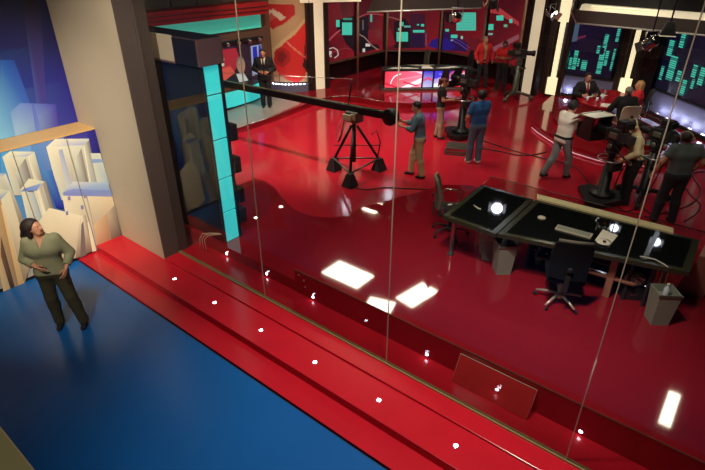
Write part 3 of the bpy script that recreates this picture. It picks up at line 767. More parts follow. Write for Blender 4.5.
# ---------------------------------------------------------------- news set walls: ledge, black dado, posts, screens
NW = [(-13.45, 14.55), (-13.45, 18.94), (-11.5, 20.42), (-9.35, 19.95), (-7.25, 18.98)]
def wall_strip(name, A, B, z0, z1, d0, d1, m, parent=None, ext=0):
    A = Vector((*A, 0)); B = Vector((*B, 0)); e = (B-A).normalized(); n = Vector((e.y, -e.x, 0))
    if n.dot(-A) < 0: n = -n
    c = (A+B)/2+n*(d0+d1)/2; c.z = (z0+z1)/2
    return MB().obox(c, e*((B-A).length/2+ext), n*abs(d1-d0)/2, (0, 0, (z1-z0)/2))
for i in range(4):
    struct('wall_news_%d' % (i+1), wall_strip('', NW[i], NW[i+1], -.1, 6.5, -.25, -.06, None, ext=.02), 'black_wall')
    struct('trim_news_%d' % (i+1), wall_strip('', NW[i], NW[i+1], .97, 1.02, -.05, .10, None, ext=.03), 'brown')
    struct('baseboard_news_%d' % (i+1), wall_strip('', NW[i], NW[i+1], ZB, .97, -.05, .0, None), 'black_gloss')
def scr(i): return NW[i], NW[i+1]
TL = s(80, 225, 195); RD = s(150, 18, 34); RD2 = s(105, 12, 30); DK = s(22, 8, 22); PU = s(52, 18, 60); BL = s(40, 24, 130); WT = s(235, 225, 220); PK = s(190, 80, 90)
def video(i, px0, px1, shapes, label, P=None, Q=None, z0=1.03, z1=4.2, bg=None):
    P, Q = (P, Q) if P else scr(i)
    u0 = on_wall(px0, 55, P, Q)[0]; u1 = on_wall(px1, 55, P, Q)[0]; L = math.hypot(Q[0]-P[0], Q[1]-P[1])
    u0 = max(u0, .03); u1 = min(u1, L-.03)
    sh = [(rect(u0, u1, z0, z1), bg or [RD2, RD, s(60, 8, 20), s(70, 10, 24)])]
    for pts, c in shapes:
        q = pxpoly(pts, P, Q) if not (isinstance(pts[0], str)) else pts[1]
        q = [(min(max(a, u0+.01), u1-.01), min(max(b, z0+.01), z1-.01)) for a, b in q]
        if len(set(q)) > 2: sh.append((q, c))
    return tag(art('video_panel', P, Q, sh, 'screen_art'), label, 'screen', 'video wall panels around the news desk' if bg is None else None)
def R4(a, b, c, d): return [(a, b), (c, b), (c, d), (a, d)]
def curve(pts, wd, c): return [(b, c) for b in band(pts, wd)]
sh1 = [([(325, 5), (340, 2), (345, 30), (335, 45), (325, 40)], s(120, 14, 30)), ([(337, 20), (354, 16), (354, 40), (345, 38), (337, 30)], DK),
       (R4(342, 22.5, 352, 35), TL), (R4(336, 20, 339.5, 27), TL), (R4(343, 18, 352, 20), s(60, 150, 130)), (R4(327.5, 51, 331.5, 57), WT), (R4(333, 53, 336.5, 57), s(70, 14, 24))]
sh1 += curve([(324, 45), (329, 40), (335, 34), (340, 30)], 1.6, PK)+curve([(325, 62), (333, 52), (345, 48), (354, 50)], 1.0, s(150, 50, 60))+curve([(328, 49), (333, 47.5), (337, 50), (338, 55), (334, 58)], 1.1, s(220, 190, 185))
sh1 += [([(342, 36), (354, 40), (354, 52), (346, 44)], DK)]
video(0, 324.5, 354, sh1, 'tall red video wall panel with a teal square, nearest the cream light column')
sh2 = [([(357, 18), (368, 16), (370, 40), (357, 42)], DK), ([(357, 42), (370, 36), (380, 48), (360, 53)], DK), (R4(365.5, 43.5, 370, 46.5), WT), (R4(362.5, 48.5, 365, 52), WT), (R4(368, 30, 384, 44), s(130, 20, 34)),
       (R4(357.5, 20, 359, 32), s(120, 90, 100)), (R4(362, 20, 363.5, 30), s(120, 90, 100)), (R4(370, 14, 372, 22), s(90, 190, 180))]
sh2 += curve([(357, 18), (366, 14), (375, 14), (384, 15)], .9, PK)+curve([(358, 34), (364, 37), (371, 45), (378, 50)], 1.2, s(160, 120, 110))
video(0, 356, 382.5, sh2, 'dark red video wall panel with two small white boxes, left of the room corner')
sh3 = [([(394, 22), (405, 18), (412, 28), (412, 48), (394, 48)], DK), ([(384, 30), (390, 28), (396, 44), (384, 48)], s(140, 18, 34)), (R4(410, 14, 425, 48), s(66, 14, 44)), ([(428, 46), (432, 40), (440, 38), (440, 49)], BL),
       (R4(396.5, 32, 408, 41.5), TL), (R4(399.5, 22, 403.5, 26), TL), (R4(404, 25.5, 410.5, 27.5), s(110, 180, 170)), (R4(413, 30, 424.5, 32.5), TL), (R4(421, 24, 424, 26.5), TL), (R4(417, 24, 419, 25.5), TL), (R4(398, 28, 401, 30.5), TL),
       (R4(411, 34, 423, 47), s(40, 12, 60)), (R4(425.5, 33, 426.5, 46), s(120, 80, 130))]
sh3 += curve([(384, 17), (392, 17.5), (400, 20)], 1.0, s(170, 100, 90))
video(1, 385.5, 437, sh3, 'wide purple and red video panel behind the left half of the news desk')
sh4 = [([(441, 30), (452, 34), (466, 42), (470, 52), (441, 50)], s(44, 16, 80)), ([(444, 12), (458, 10), (456, 24), (446, 22)], DK), ([(441, 40), (446, 37), (456, 47), (450, 50), (441, 50)], BL),
       (R4(456.5, 12.5, 476, 30.5), s(90, 215, 190)), (R4(451, 34.7, 457.5, 38), TL), (R4(445.5, 29, 449, 31.5), TL), (R4(461, 36, 463, 39), s(160, 220, 210)), (R4(451, 39.5, 453.5, 41), s(160, 200, 200)), (R4(467, 38, 480, 54), s(110, 20, 34))]
sh4 += curve([(452, 40), (460, 44), (468, 50)], .7, s(110, 80, 170))+curve([(454, 38), (462, 42), (470, 48)], .5, s(110, 80, 170))
for k in range(6): sh4.append((R4(457.5, 14+2.7*k, 475, 14.6+2.7*k), s(70, 190, 165)))
video(2, 441.5, 482, sh4, 'video panel with the largest teal square, behind the right of the news desk')
sh5 = [([(487, 50), (519, 34), (519, 39), (490, 54)], s(150, 84, 96)), ([(485, 5), (500, 8), (519, 22), (519, 26), (498, 14), (485, 12)], s(190, 60, 66)), (R4(496.5, 15.5, 503.5, 20.5), TL), (R4(488, 24, 493.5, 30), TL), (R4(509.5, 19, 512.5, 23), TL),
       (R4(504, 24.5, 507.5, 27), s(110, 200, 160)), (R4(498.5, 49, 501.5, 54), s(150, 220, 200)), (R4(488.5, 33, 493, 35), s(140, 190, 180))]
video(3, 485, 520, sh5, 'red video panel with a pale slanting band, behind the person in the red shirt')
for i, (x, y, zb) in enumerate([(355.2, 57, .36), (384, 50, 1.02), (439.3, 50, 1.02), (483.5, 56, 1.02), (520.5, 60, .36)]):
    P, Q = (NW[0], NW[1]) if x < 385 else ((NW[1], NW[2]) if x < 440 else ((NW[2], NW[3]) if x < 484 else (NW[3], NW[4])))
    u, _ = on_wall(x, y, P, Q); e = (Vector(Q)-Vector(P)).normalized(); c = Vector(P)+e*u
    n = Vector((e.y, -e.x)); n = n if n.dot(-c) > 0 else -n; c = c+n*.13
    tag(MB().tube([(c.x, c.y, ZB), (c.x, c.y, 4.4)], .045, 12).build('metal_post', 'post_tan'), 'slim metal post before the video wall, '+
        ['first from the cream column', 'in the corner of the wall', 'behind the middle of the news desk', 'behind the person in the red jacket', 'last, beside the cream panel'][i], 'post', 'slim metal posts of the news set')
# cream light column and its dark frames
def light_column(px0, px1, yb, yt, P, Q, name, label, m='cream_soft', segs=None, zb=ZB, ztop=4.3, d=.12, group=None):
    """a glowing cream column in the wall plane P-Q between two pixel columns taken at its foot"""
    e = (Vector(Q)-Vector(P)).normalized(); n = Vector((e.y, -e.x)); n = n if n.dot(-Vector(P)) > 0 else -n
    u0 = on_wall(px0, yb, P, Q)[0]; u1 = on_wall(px1, yb, P, Q)[0]; uc = (u0+u1)/2; c = Vector(P)+e*uc
    t = thing(name, label, 'light column', (c.x, c.y, zb), 0, group)
    for (w_, a, b, mm) in segs or [(1, zb, ztop, m)]:
        wb(MB().obox((c.x+n.x*d, c.y+n.y*d, (a+b)/2), (e.x*(u1-u0)/2*w_, e.y*(u1-u0)/2*w_, 0), (n.x*.05, n.y*.05, 0), (0, 0, (b-a)/2), .006), 'light_panel', mm, t)
    for sg in (-1, 1):
        q = c+e*sg*((u1-u0)/2+.10)
        wb(MB().obox((q.x+n.x*d, q.y+n.y*d, (zb+ztop)/2), (e.x*.085, e.y*.085, 0), (n.x*.09, n.y*.09, 0), (0, 0, (ztop-zb)/2), .006), 'frame', 'dark_brown', t)
    return t
light_column(311.5, 323, 88, 5, (-13.2, 13.5), (-12.7, 14.7), 'light_column', 'cream glowing column between the curved red poster and the news set', 'cream_soft')
light_column(526, 538, 82, 15, (-7.6, 19.55), (-6.8, 19.1), 'light_column', 'broad cream light panel right of the news set, behind the pedestal camera', 'cream_soft', zb=Z3, d=.2)
P, Q = (-6.5, 18.72), (-3.0, 18.72)
light_column(547, 557, 92, 20, P, Q, 'light_column', 'cream stepped light column at the left end of the interview set', 'cream_light',
             segs=[(1, ZB, .92, 'cream_light'), (.45, .92, 2.72, 'cream_light'), (1, 2.72, 4.3, 'cream_light')], d=.15)
light_column(617.5, 629, 97, 30, P, Q, 'light_column', 'cream stepped light column behind the grey haired guest', 'cream_light',
             segs=[(1, ZB, 1.20, 'cream_light'), (.38, 1.20, 3.0, 'cream_light')], d=.15)
# ---------------------------------------------------------------- interview set walls
IW = [(-6.6, 18.9), (-2.75, 18.9), (.9, 14.6)]
struct('wall_interview_1', wall_strip('', (-6.9, 18.95), (-2.75, 18.95), -.1, 6.5, -.25, -.05, None), 'black_wall')
struct('wall_interview_2', wall_strip('', (-2.85, 18.55), (3.2, 12.0), -.1, 6.5, -.25, -.05, None), 'black_wall')
def dado(A, B, label):
    t = thing('lit_wall_base', label, 'wall base', ((A[0]+B[0])/2, (A[1]+B[1])/2, ZB), 0, 'lilac wall bases of the interview set')
    for (z0, z1, d0, d1, m, n_) in ((ZB, 1.0, -.04, .02, 'lilac_wall', 'panel'), (1.0, 1.05, -.04, .06, 'charcoal', 'top_rail'), (ZB, ZB+.10, .20, .24, 'charcoal', 'lamp_trough')):
        wb(wall_strip('', A, B, z0, z1, d0, d1, None), n_, m, t)
    return t
dado((-5.72, 18.86), (-3.95, 18.86), 'lilac grey wall base behind the presenter at the red table')
dado((-2.78, 18.50), (2.4, 12.9), 'lilac grey wall base with a row of white uplights behind the right camera')
def uplight(x, y, label, i, nx, ny):
    t = thing('uplight', label, 'light', (x, y, ZB), 0, 'white uplights at the foot of the interview set wall')
    MB().lathe((0, 0, .0), [(.055, 0), (.065, .05), (.06, .07)], 12).build('housing', 'charcoal', t)
    MB().lathe((0, 0, .07), [(.05, 0), (.035, .014)], 12).build('bulb', 'led_white', t)
    l = bpy.data.lights.new('uplight_beam', 'POINT'); l.energy = 4; l.color = (.72, .76, 1); l.shadow_soft_size = .05
    o = bpy.data.objects.new('uplight_beam', l); C.objects.link(o); o.parent = t; o.location = (0, 0, .16)
uplight(-5.45, 18.70, 'small white uplight on the floor beside the stepped light column', 0, 0, -1)
for i, q in enumerate([(656.5, 114), (666, 118.5), (677.5, 123.5), (689, 129), (702, 135), (716, 141), (731, 148)]):
    c = at(*q, ZB+.07)
    uplight(c[0], c[1], ['first', 'second', 'third', 'fourth', 'fifth', 'sixth', 'seventh'][i]+' white uplight from the red table along the lilac wall', i, 0, 0)
NV = s(12, 10, 38); NV2 = s(24, 14, 60)
def bars(lst, P, Q):
    out = []
    for (x0, x1, yt, yb) in lst:
        u0, zb = on_wall(x0, yb, P, Q); u1, _ = on_wall(x1, yb, P, Q); _, zt = on_wall((x0+x1)/2+ (yb-yt)*.2, yt, P, Q)
        h = zt-zb; n_ = max(3, int(h/.055))
        for k in range(n_):
            a = zb+h*k/n_; out.append((('w', [(u0, a), (u1, a), (u1, a+h/n_*.68), (u0, a+h/n_*.68)]), TL if (k*7+int(x0)) % 5 else s(50, 150, 140)))
    return out
P, Q = (-6.6, 18.86), (-2.75, 18.86)
b1 = bars([(566, 568.2, 50.5, 61), (568, 570.6, 57, 68.5), (571.5, 575.5, 50, 69), (577, 578.8, 58, 66), (580.5, 586, 59.5, 70), (596.5, 599.5, 45, 53), (596, 601, 54, 73), (601.5, 603, 34, 65), (604, 607, 50, 65), (610, 613, 48, 70), (603.5, 606.5, 33, 47), (616, 621, 26, 41)], P, Q)
b1.insert(0, ([(570, 22), (580, 22), (577, 41), (566, 43)], s(80, 100, 120)))
b1.insert(0, ([(573, 38), (586, 35), (586, 37), (572, 41)], s(120, 40, 70)))
video(0, 561, 616, b1, 'dark navy screen with columns of teal bars behind the presenter', P, Q, 1.07, 3.02, [NV, NV, s(14, 10, 40), NV2])
P, Q = (-2.82, 18.50), (3.0, 12.2)
b2 = bars([(656, 658.5, 63.5, 72.5), (658.5, 661.5, 65, 79), (665.5, 672.5, 55, 79), (667, 672, 39.5, 55), (661, 663, 42, 50), (679.5, 684, 33, 47), (676.5, 681, 70, 80.5), (680.5, 685, 79, 94.5), (692.5, 697, 64, 76.5), (692, 695, 78, 88), (699, 704.5, 66.5, 84), (710, 715, 60, 90), (722, 726, 70, 110), (735, 741, 66, 100), (752, 757, 80, 120)], P, Q)
video(0, 648, 800, b2, 'dark navy screen with columns of teal bars above the lilac wall at the right', P, Q, 1.07, 3.02, [NV, s(20, 8, 34), s(24, 10, 40), NV])
tag(MB().box(-3.25, -2.86, 18.2, 18.55, ZB, 4.3, .01).build('dark_pillar', 'black_gloss'), 'black pillar between the two navy screens', 'pillar')
# interview platform
ip = [(-5.9, 18.8), (-5.7, 17.2), (-5.42, 15.8), (-5.1, 14.9), (-4.75, 14.5), (-3.96, 13.8), (-3.4, 13.45), (-2.8, 13.3), (-2.37, 13.35), (-1.8, 13.6), (-1.2, 14.1), (-.75, 14.9), (2.2, 13.4), (-2.7, 18.7)]
struct('floor_interview_platform', MB().prism(ip, Z3, ZB), 'red_back')
tag(MB().tube([(x-.0, y-.03, Z3+.045) for x, y in [(-5.12, 14.86), (-4.77, 14.46), (-3.97, 13.76), (-3.4, 13.41), (-2.8, 13.26), (-2.37, 13.31), (-1.8, 13.56)]], .015, 6).build('light_strip', 'pink_strip'), 'glowing pink strip along the curved front edge of the interview platform', 'light strip')
c1 = [(-4.95, 16.2), (-4.7, 15.3), (-4.2, 14.75), (-3.6, 14.4), (-2.9, 14.25), (-2.2, 14.3), (-1.5, 14.6), (-1.5, 15.4), (-2.1, 16.6), (-2.9, 17.4), (-4.1, 17.8), (-4.8, 17.1)]
struct('floor_interview_tier', MB().prism(c1, ZB, ZB+.12), 'red_back')
cr = [at(*q, ZB+.15)[:2] for q in ((638, 117), (648, 119), (660, 125), (672, 135), (680, 143), (685, 150), (686, 153), (662, 151.5), (668, 149), (668, 140), (662, 131), (650, 123))]
tag(MB().prism(cr, ZB+.001, ZB+.15).build('lit_floor_panel', 'lilac_floor'), 'crescent of glowing lilac floor right of the red table', 'floor panel')
rim = [at(*q, ZB+.15)[:2] for q in ((640, 112), (655, 118), (672, 128), (684, 139), (690, 149), (692, 155))]
tag(MB().tube([(x, y, ZB+.10) for x, y in rim], .07, 8).build('platform_rim', 'dark_brown'), 'dark curved rim around the glowing lilac floor', 'rim')

# ---------------------------------------------------------------- curved red poster column and the stand-up set at the left
def curved_art(name, P, Q, bulge, z0, z1, shapes, m, nu=44, nz=70, parent=None):
    """a convex printed board bowing out of the chord P-Q; shapes are pixel polygons measured on the chord's plane"""
    P = Vector(P); Q = Vector(Q); L = (Q-P).length; e = (Q-P)/L; n = Vector((e.y, -e.x)); n = n if n.dot(-P) > 0 else -n
    polys = [(pxpoly(pts, P, Q), c) for pts, c in shapes]
    def inside(u, z, pl):
        r = False
        for (a, b), (c_, d) in zip(pl, pl[1:]+pl[:1]):
            if (b > z) != (d > z) and u < (c_-a)*(z-b)/(d-b)+a: r = not r
        return r
    bm = bmesh.new(); col = bm.loops.layers.float_color.new('Col'); g = []
    for i in range(nu+1):
        u = L*i/nu; w_ = bulge*math.sin(math.pi*i/nu)**.8 if 0 < i < nu else 0; c = P+e*u+n*w_
        g.append([bm.verts.new((c.x, c.y, z0+(z1-z0)*k/nz)) for k in range(nz+1)])
    for i in range(nu):
        for k in range(nz):
            f = bm.faces.new((g[i][k], g[i+1][k], g[i+1][k+1], g[i][k+1])); u = L*(i+.5)/nu; z = z0+(z1-z0)*(k+.5)/nz
            c = None
            for pl, cc in polys:
                if inside(u, z, pl): c = cc
            c = c or polys[0][1]
            for l in f.loops: l[col] = (*c, 1)
    a, b = g[0], g[-1]   # a flat back closes the column
    for k in range(nz):
        f = bm.faces.new((b[k], a[k], a[k+1], b[k+1]))
        for l in f.loops: l[col] = (.05, .03, .02, 1)
    me = bpy.data.meshes.new(name); bm.to_mesh(me); bm.free(); me.materials.append(M[m])
    for p_ in me.polygons: p_.use_smooth = False
    o = bpy.data.objects.new(name, me); C.objects.link(o)
    if parent: o.parent = parent; o.location = -parent.location
    return o
PA, PB = (-14.55, 13.0), (-13.0, 13.75)
t = thing('poster_column', 'curved column printed with a red globe and cream swirls behind the standing suited person', 'poster column', (-13.7, 13.3, ZB))
cr1, re1 = s(205, 165, 125), s(235, 52, 50)
shp = [([(255, -30), (325, -30), (325, 120), (255, 120)], cr1),
       ([(270, 3), (296, 3), (297, 14), (288, 22), (276, 28), (270, 26)], s(196, 44, 44)),
       ([(270, 10), (276, 8), (284, 12), (289, 17), (284, 20), (278, 15), (272, 18)], s(226, 196, 176)),
       ([(271, 14), (275, 12), (278, 17), (272, 21)], s(200, 90, 84)),
       ([(272, 50), (286, 38), (298, 28), (309, 12), (309, 22), (296, 36), (284, 46), (276, 58)], s(226, 190, 140)),
       ([(276, 58), (280, 49), (288, 41), (298, 33), (309, 16), (309, 60), (306, 76), (300, 82), (290, 78), (280, 70)], re1),
       ([(277, 50), (284, 45), (292, 50), (293, 60), (286, 66), (278, 62)], s(196, 44, 44)), ([(280, 52), (286, 49), (290, 55), (285, 62), (280, 58)], s(150, 38, 38)),
       ([(306, 40), (309, 32), (309, 74), (304, 66)], s(60, 30, 30)), ([(306, 45), (309, 42), (309, 56), (306, 60)], s(200, 60, 60)),
       ([(281, 72), (283, 72), (284, 92), (282, 92)], s(120, 80, 60)), ([(289, 41), (290, 40), (306, 56), (306, 58)], s(240, 150, 120)),
       ([(276, 66), (282, 74), (280, 92), (274, 92)], s(190, 140, 100))]
curved_art('poster', PA, PB, .32, ZB+.30, 3.9, shp, 'print_art', parent=t)
def arc_pts(P, Q, bulge, n_=14, out=0):
    P = Vector(P); Q = Vector(Q); L = (Q-P).length; e = (Q-P)/L; n = Vector((e.y, -e.x)); n = n if n.dot(-P) > 0 else -n
    return [tuple(P+e*(L*i/n_)+n*((bulge*math.sin(math.pi*i/n_)**.8 if 0 < i < n_ else 0)+out)) for i in range(n_+1)]
pl = arc_pts(PA, PB, .36, 14, .22); wb(MB().prism(pl+[(-13.1, 13.95), (-14.6, 13.2)], ZB, ZB+.26), 'plinth', 'lilac_wall', t)
for i in range(3, 14):
    x, y = arc_pts(PA, PB, .36, 14, .16)[i]
    wb(MB().lathe((x, y, ZB+.26), [(.024, 0), (.024, .012), (.014, .02)], 10), 'bulb', 'lamp_white', t)
wb(MB().box(PA[0]-.16, PA[0]+.02, PA[1]-.1, PA[1]+.1, ZB, 4.2, .01), 'side_frame', 'dark_brown', t)
wb(MB().box(PB[0]-.02, PB[0]+.16, PB[1]-.06, PB[1]+.16, ZB, 4.2, .01), 'side_frame', 'dark_brown', t)
# fascia, teal band and screens of the stand-up set
P, Q = (-13.6, 5.5), (-13.6, 12.9)
struct('wall_stand_up', MB().box(-14.6, -14.031, 4.6, 13.1, -.1, 6.5), 'brown')
t = thing('canopy', 'red ribbed canopy over the teal light band of the left set', 'canopy', (-13.6, 9, 2.95))
wb(MB().box(-14.3, -13.5, 5.5, 12.45, 2.98, 3.33, .008), 'fascia', 'red_fascia', t)
wb(MB().box(-13.5, -13.47, 5.5, 12.45, 3.08, 3.10).box(-13.5, -13.47, 5.5, 12.45, 3.20, 3.22), 'rib', 'dark_brown', t)
t = tag(wall_strip('', (-13.95, 5.5), (-13.95, 12.5), 2.52, 2.96, -.05, .0, None).build('teal_light_band', 'teal_light'), 'glowing teal band under the red canopy of the left set', 'light band')
t = thing('upper_grid', 'dark seamed panel wall above the red canopy', 'panel wall', (-13.9, 9, 3.4))
for k in range(8): wb(MB().box(-14.03, -13.98, 5.6+.9*k, 6.47+.9*k, 3.36, 6.4, .01), 'panel', 'post', t)
t = thing('light_rail', 'dark rail of small spotlights above the left set screen', 'light rail', (-13.8, 11, 2.2))
wb(MB().box(-14.0, -13.9, 9.6, 12.5, 2.17, 2.25, .01), 'rail', 'black', t)
for k in range(6):
    wb(MB().lathe((-13.86, 10.0+.45*k, 2.2), [(.05, 0), (.06, .06), (.055, .12)], 10, (1, 0, -.4)), 'spotlight', 'steel', t)
P, Q = (-14.0, 9.5), (-14.0, 12.5)
man = [([(205, 40), (275, 40), (275, 110), (205, 110)], s(44, 18, 40)),
       ([(218, 50), (236, 48), (240, 60), (232, 76), (218, 84)], s(190, 34, 50)), ([(218, 70), (230, 66), (236, 74), (222, 82)], s(236, 90, 70)),
       ([(219, 59), (224, 58), (224, 61), (219, 62)], s(230, 220, 190)), ([(219, 64), (224, 63), (224, 66), (219, 67)], s(230, 220, 190)),
       ([(222, 85), (228, 78), (236, 72), (248, 72), (251, 80), (250, 86), (222, 88)], s(26, 22, 28)), ([(236, 74), (243, 72), (248, 80), (244, 86), (239, 82)], s(222, 220, 214)),
       (disc(0, 0, 1, 1), s(190, 140, 112)), ([(250, 46), (262, 44), (262, 72), (252, 76)], s(170, 180, 210)), ([(252, 47), (256, 46), (258, 66), (253, 70)], s(30, 40, 190)),
       ([(258, 45), (260, 45), (261, 58), (258, 64)], s(40, 50, 180)), ([(226, 88), (262, 80), (262, 86), (232, 91)], s(60, 30, 110))]
sh = []
for pts, c in man:
    if pts[0][0] < 5:
        u, z = on_wall(240.5, 65, P, Q); sh.append((disc(u, z+.02, .19, .26, 24), s(120, 112, 106))); sh.append((disc(u+.01, z-.04, .165, .235, 24), c))
        sh.append((disc(u-.06, z+.02, .03, .012, 10), s(70, 50, 44))); sh.append((disc(u+.07, z+.02, .03, .012, 10), s(70, 50, 44)))
        sh.append((disc(u+.01, z-.15, .05, .012, 10), s(130, 70, 62))); sh.append(([(u, z), (u+.03, z-.08), (u-.02, z-.08)], s(168, 118, 92)))
    else:
        q = [(min(max(a, .05), 2.95), min(max(b, .72), 2.1)) for a, b in pxpoly(pts, P, Q)]; sh.append((q, c))
tag(art('large_screen', P, Q, sh, 'screen_art', off=.002), 'large screen showing a grey haired man in a suit, behind the cyan pillar', 'screen')
t = thing('glowing_bench', 'low curved bench with a glowing cyan front at the foot of the left set', 'bench', (-13.3, 10.8, ZB))
be = [(-13.30, 8.6), (-13.15, 9.6), (-13.12, 10.4), (-13.2, 11.2), (-13.45, 12.0)]
wb(MB().prism([(x-.1, y) for x, y in be]+[(-13.9, 12.1), (-13.9, 8.6)], ZB, .92), 'seat', 'dark_brown', t)
for (a, b) in zip(be, be[1:]): wb(wall_strip('', a, b, ZB+.08, .88, -.1, .0, None), 'light_panel', 'cyan_light', t)

# ---------------------------------------------------------------- office chairs
def office_chair(name, label, loc, rz, back, seat, metal, bh=.62, bw=.5, arms=True, top=None, group=None, solid=True):
    t = thing(name, label, 'chair', loc, rz, group)
    b = t
    MB().lathe((0, 0, .07), [(.05, 0), (.045, .06), (.028, .07), (.028, .22), (.02, .23), (.02, .34)], 12).build('gas_column', metal, b)
    for k in range(5):
        a = 2*math.pi*k/5+.3; c, s_ = math.cos(a), math.sin(a)
        leg = MB().tube([(c*.03, s_*.03, .13), (c*.18, s_*.18, .11), (c*.31, s_*.31, .075)], [.022, .018, .014], 8).build('leg', metal, b)
        MB().lathe((c*.31-s_*.015, s_*.31+c*.015, .032), [(.006, -.0), (.03, .002), (.03, .022), (.006, .024)], 12, (-s_, c, 0)).build('caster', 'rubber', leg)
    MB().box(-.24, .24, -.22, .25, .41, .49, .035).build('seat', seat, b, True)
    MB().box(-.09, .09, -.12, .1, .37, .41, .01).build('tilt_mechanism', 'black', b)
    # curved backrest
    mb = MB(); n_ = 8; ring = []
    for side_ in (0, 1):
        rows = []
        for i in range(n_+1):
            u = i/n_*2-1; row = []
            for k in range(7):
                v = k/6; w_ = bw/2*(1-.10*v**3-.08*(1-v)); z = .52+bh*v
                y = -.235-.05*v+.045*u*u-(.0 if side_ == 0 else .05)+.03*math.sin(v*3.1)
                zz = z-(.04*u**4 if v > .9 else 0)
                row.append(mb.bm.verts.new((u*w_, y, zz)))
            rows.append(row)
        ring.append(rows)
    for s_i, rows in enumerate(ring):
        for i in range(n_):
            for k in range(6): mb.bm.faces.new((rows[i][k], rows[i+1][k], rows[i+1][k+1], rows[i][k+1]))
    A, B2 = ring
    for i in range(n_):
        mb.bm.faces.new((A[i][0], A[i+1][0], B2[i+1][0], B2[i][0])); mb.bm.faces.new((A[i][6], A[i+1][6], B2[i+1][6], B2[i][6]))
    for k in range(6):
        mb.bm.faces.new((A[0][k], A[0][k+1], B2[0][k+1], B2[0][k])); mb.bm.faces.new((A[n_][k], A[n_][k+1], B2[n_][k+1], B2[n_][k]))
    bo = mb.build('backrest', back, b)
    if top: MB().tube([(-bw*.40, -.27, .52+bh), (0, -.31, .535+bh), (bw*.40, -.27, .52+bh)], .022, 8).build('top_edge', top, bo)
    MB().obox((0, -.29, .47), (.03, 0, 0), (0, .012, 0), (0, 0, .12), .005).build('back_bracket', 'charcoal', b)
    MB().lathe((0, -.315, .70), [(.035, 0), (.035, .015), (.02, .02)], 14, (0, -1, 0)).build('adjuster_knob', 'charcoal', bo)
    if arms:
        for sg in (-1, 1):
            MB().tube([(sg*.24, -.1, .44), (sg*.30, -.14, .50), (sg*.31, -.16, .62), (sg*.30, -.10, .68), (sg*.29, .08, .68), (sg*.285, .15, .65), (sg*.25, .12, .45)], .013, 8).build('armrest', 'chrome', b)
    return t
cx, cy = -3.50, 6.98
office_chair('office_chair', 'grey office chair with chrome arms side on at the left end of the glass desk', (cx, cy, ZR), -math.atan2(.85, .5), 'grey_fabric', 'black_cloth', 'charcoal', bh=.50, bw=.42, top='tan_fabric')
office_chair('office_chair', 'black high backed office chair with chrome star base in front of the glass desk', (-1.38, 6.22, ZR), .40, 'black_soft', 'black_soft', 'bright_metal', bh=.56, bw=.50, arms=False, top='grey_fabric')
n0 = math.atan2(-(.6), -.8)
office_chair('desk_chair', 'dark presenter chair behind the middle of the news desk', (-10.65, 17.45, ZB), 2.43+.0, 'grey_fabric', 'charcoal', 'charcoal', arms=False, bh=.62)
office_chair('desk_chair', 'dark chair behind the right end of the news desk, beside the red jacket', (-9.25, 18.35, ZB), 2.43, 'charcoal', 'charcoal', 'charcoal', arms=False, bh=.62)

# ---------------------------------------------------------------- long glass desk
t = thing('glass_desk', 'long dark glass studio desk on the high red platform', 'desk', (-1.7, 6.9, ZR))
TZ = 1.325
def slab(pts, z0, z1): return MB().prism(pts, z0, z1)
Lq = [at(443, 215, 1.34)[:2], at(496, 233.5, 1.34)[:2], at(534, 199, 1.34)[:2], at(482, 184, 1.34)[:2]]
Rq = [(-2.345, 6.17), (-.085, 6.72), (-.115, 7.73), (-2.36, 7.58)]
def inset(q, d):
    c = Vector((sum(p[0] for p in q)/4, sum(p[1] for p in q)/4)); out = []
    for i in range(4):
        p = Vector(q[i]); a = (Vector(q[i-1])-p).normalized(); b = (Vector(q[(i+1) % 4])-p).normalized(); sn = abs(a.x*b.y-a.y*b.x)
        out.append(tuple(p+(a+b)*d/sn))
    return out
for q, nm in ((Lq, 'left'), (Rq, 'right')):
    wb(slab(q, TZ-.035, TZ+.008), 'desk_frame', 'olive_glass', t)
    wb(slab(inset(q, .085), TZ+.008, TZ+.016), 'glass_top', 'desk_glass', t)
    wb(slab(inset(q, -.006), TZ-.05, TZ-.036), 'under_frame', 'charcoal', t)
wb(slab([(-.62, 6.66), (-.56, 6.675), (-.58, 7.64), (-.64, 7.635)], TZ+.016, TZ+.02), 'divider', 'olive_glass', t)
wb(slab([at(537, 195, 1.34)[:2], at(537, 199.5, 1.34)[:2], at(673, 234, 1.34)[:2], at(673, 229, 1.34)[:2]], TZ+.009, TZ+.035), 'light_strip', 'cream_strip', t)
wb(slab([(-3.30, 7.64), (-2.4, 7.64), (-.12, 7.78), (-.09, 8.06), (-3.34, 8.04)], TZ-.01, TZ), 'glass_shelf', 'acrylic', t)
wb(MB().tube([(-3.30, 7.64, TZ), (-3.34, 8.04, TZ), (-.09, 8.06, TZ)], .006, 6), 'shelf_edge', 'steel', t)
for x, y in ((-3.14, 6.40), (-2.45, 7.4), (-3.15, 7.4), (-.35, 6.85), (-.35, 7.55)): wb(MB().lathe((x, y, ZR), [(.055, 0), (.055, .015), (.03, .03), (.03, TZ-ZR-.06), (.05, TZ-ZR-.05)], 14), 'leg', 'steel', t)
wb(MB().box(-2.78, -2.66, 6.80, 6.86, ZR, TZ-.06, .004), 'support_panel', 'tan_panel', t)
wb(MB().box(-2.1, -.5, 7.28, 7.36, ZR+.05, TZ-.07, .004), 'modesty_panel', 'black_gloss', t)
for x in (-2.1, -1.75, -.72, -.48): wb(MB().box(x, x+.035, 6.80, 7.28, ZR, TZ-.07), 'rack_side', 'charcoal', t)
wb(MB().tube([(-1.45, 6.72, ZR+.30), (-.62, 6.78, ZR+.30)], .03, 8), 'foot_bar', 'tan_panel', t)
wb(MB().tube([(-1.45, 6.95, ZR+.36), (-.62, 7.0, ZR+.36)], .022, 8), 'foot_bar', 'brown', t)
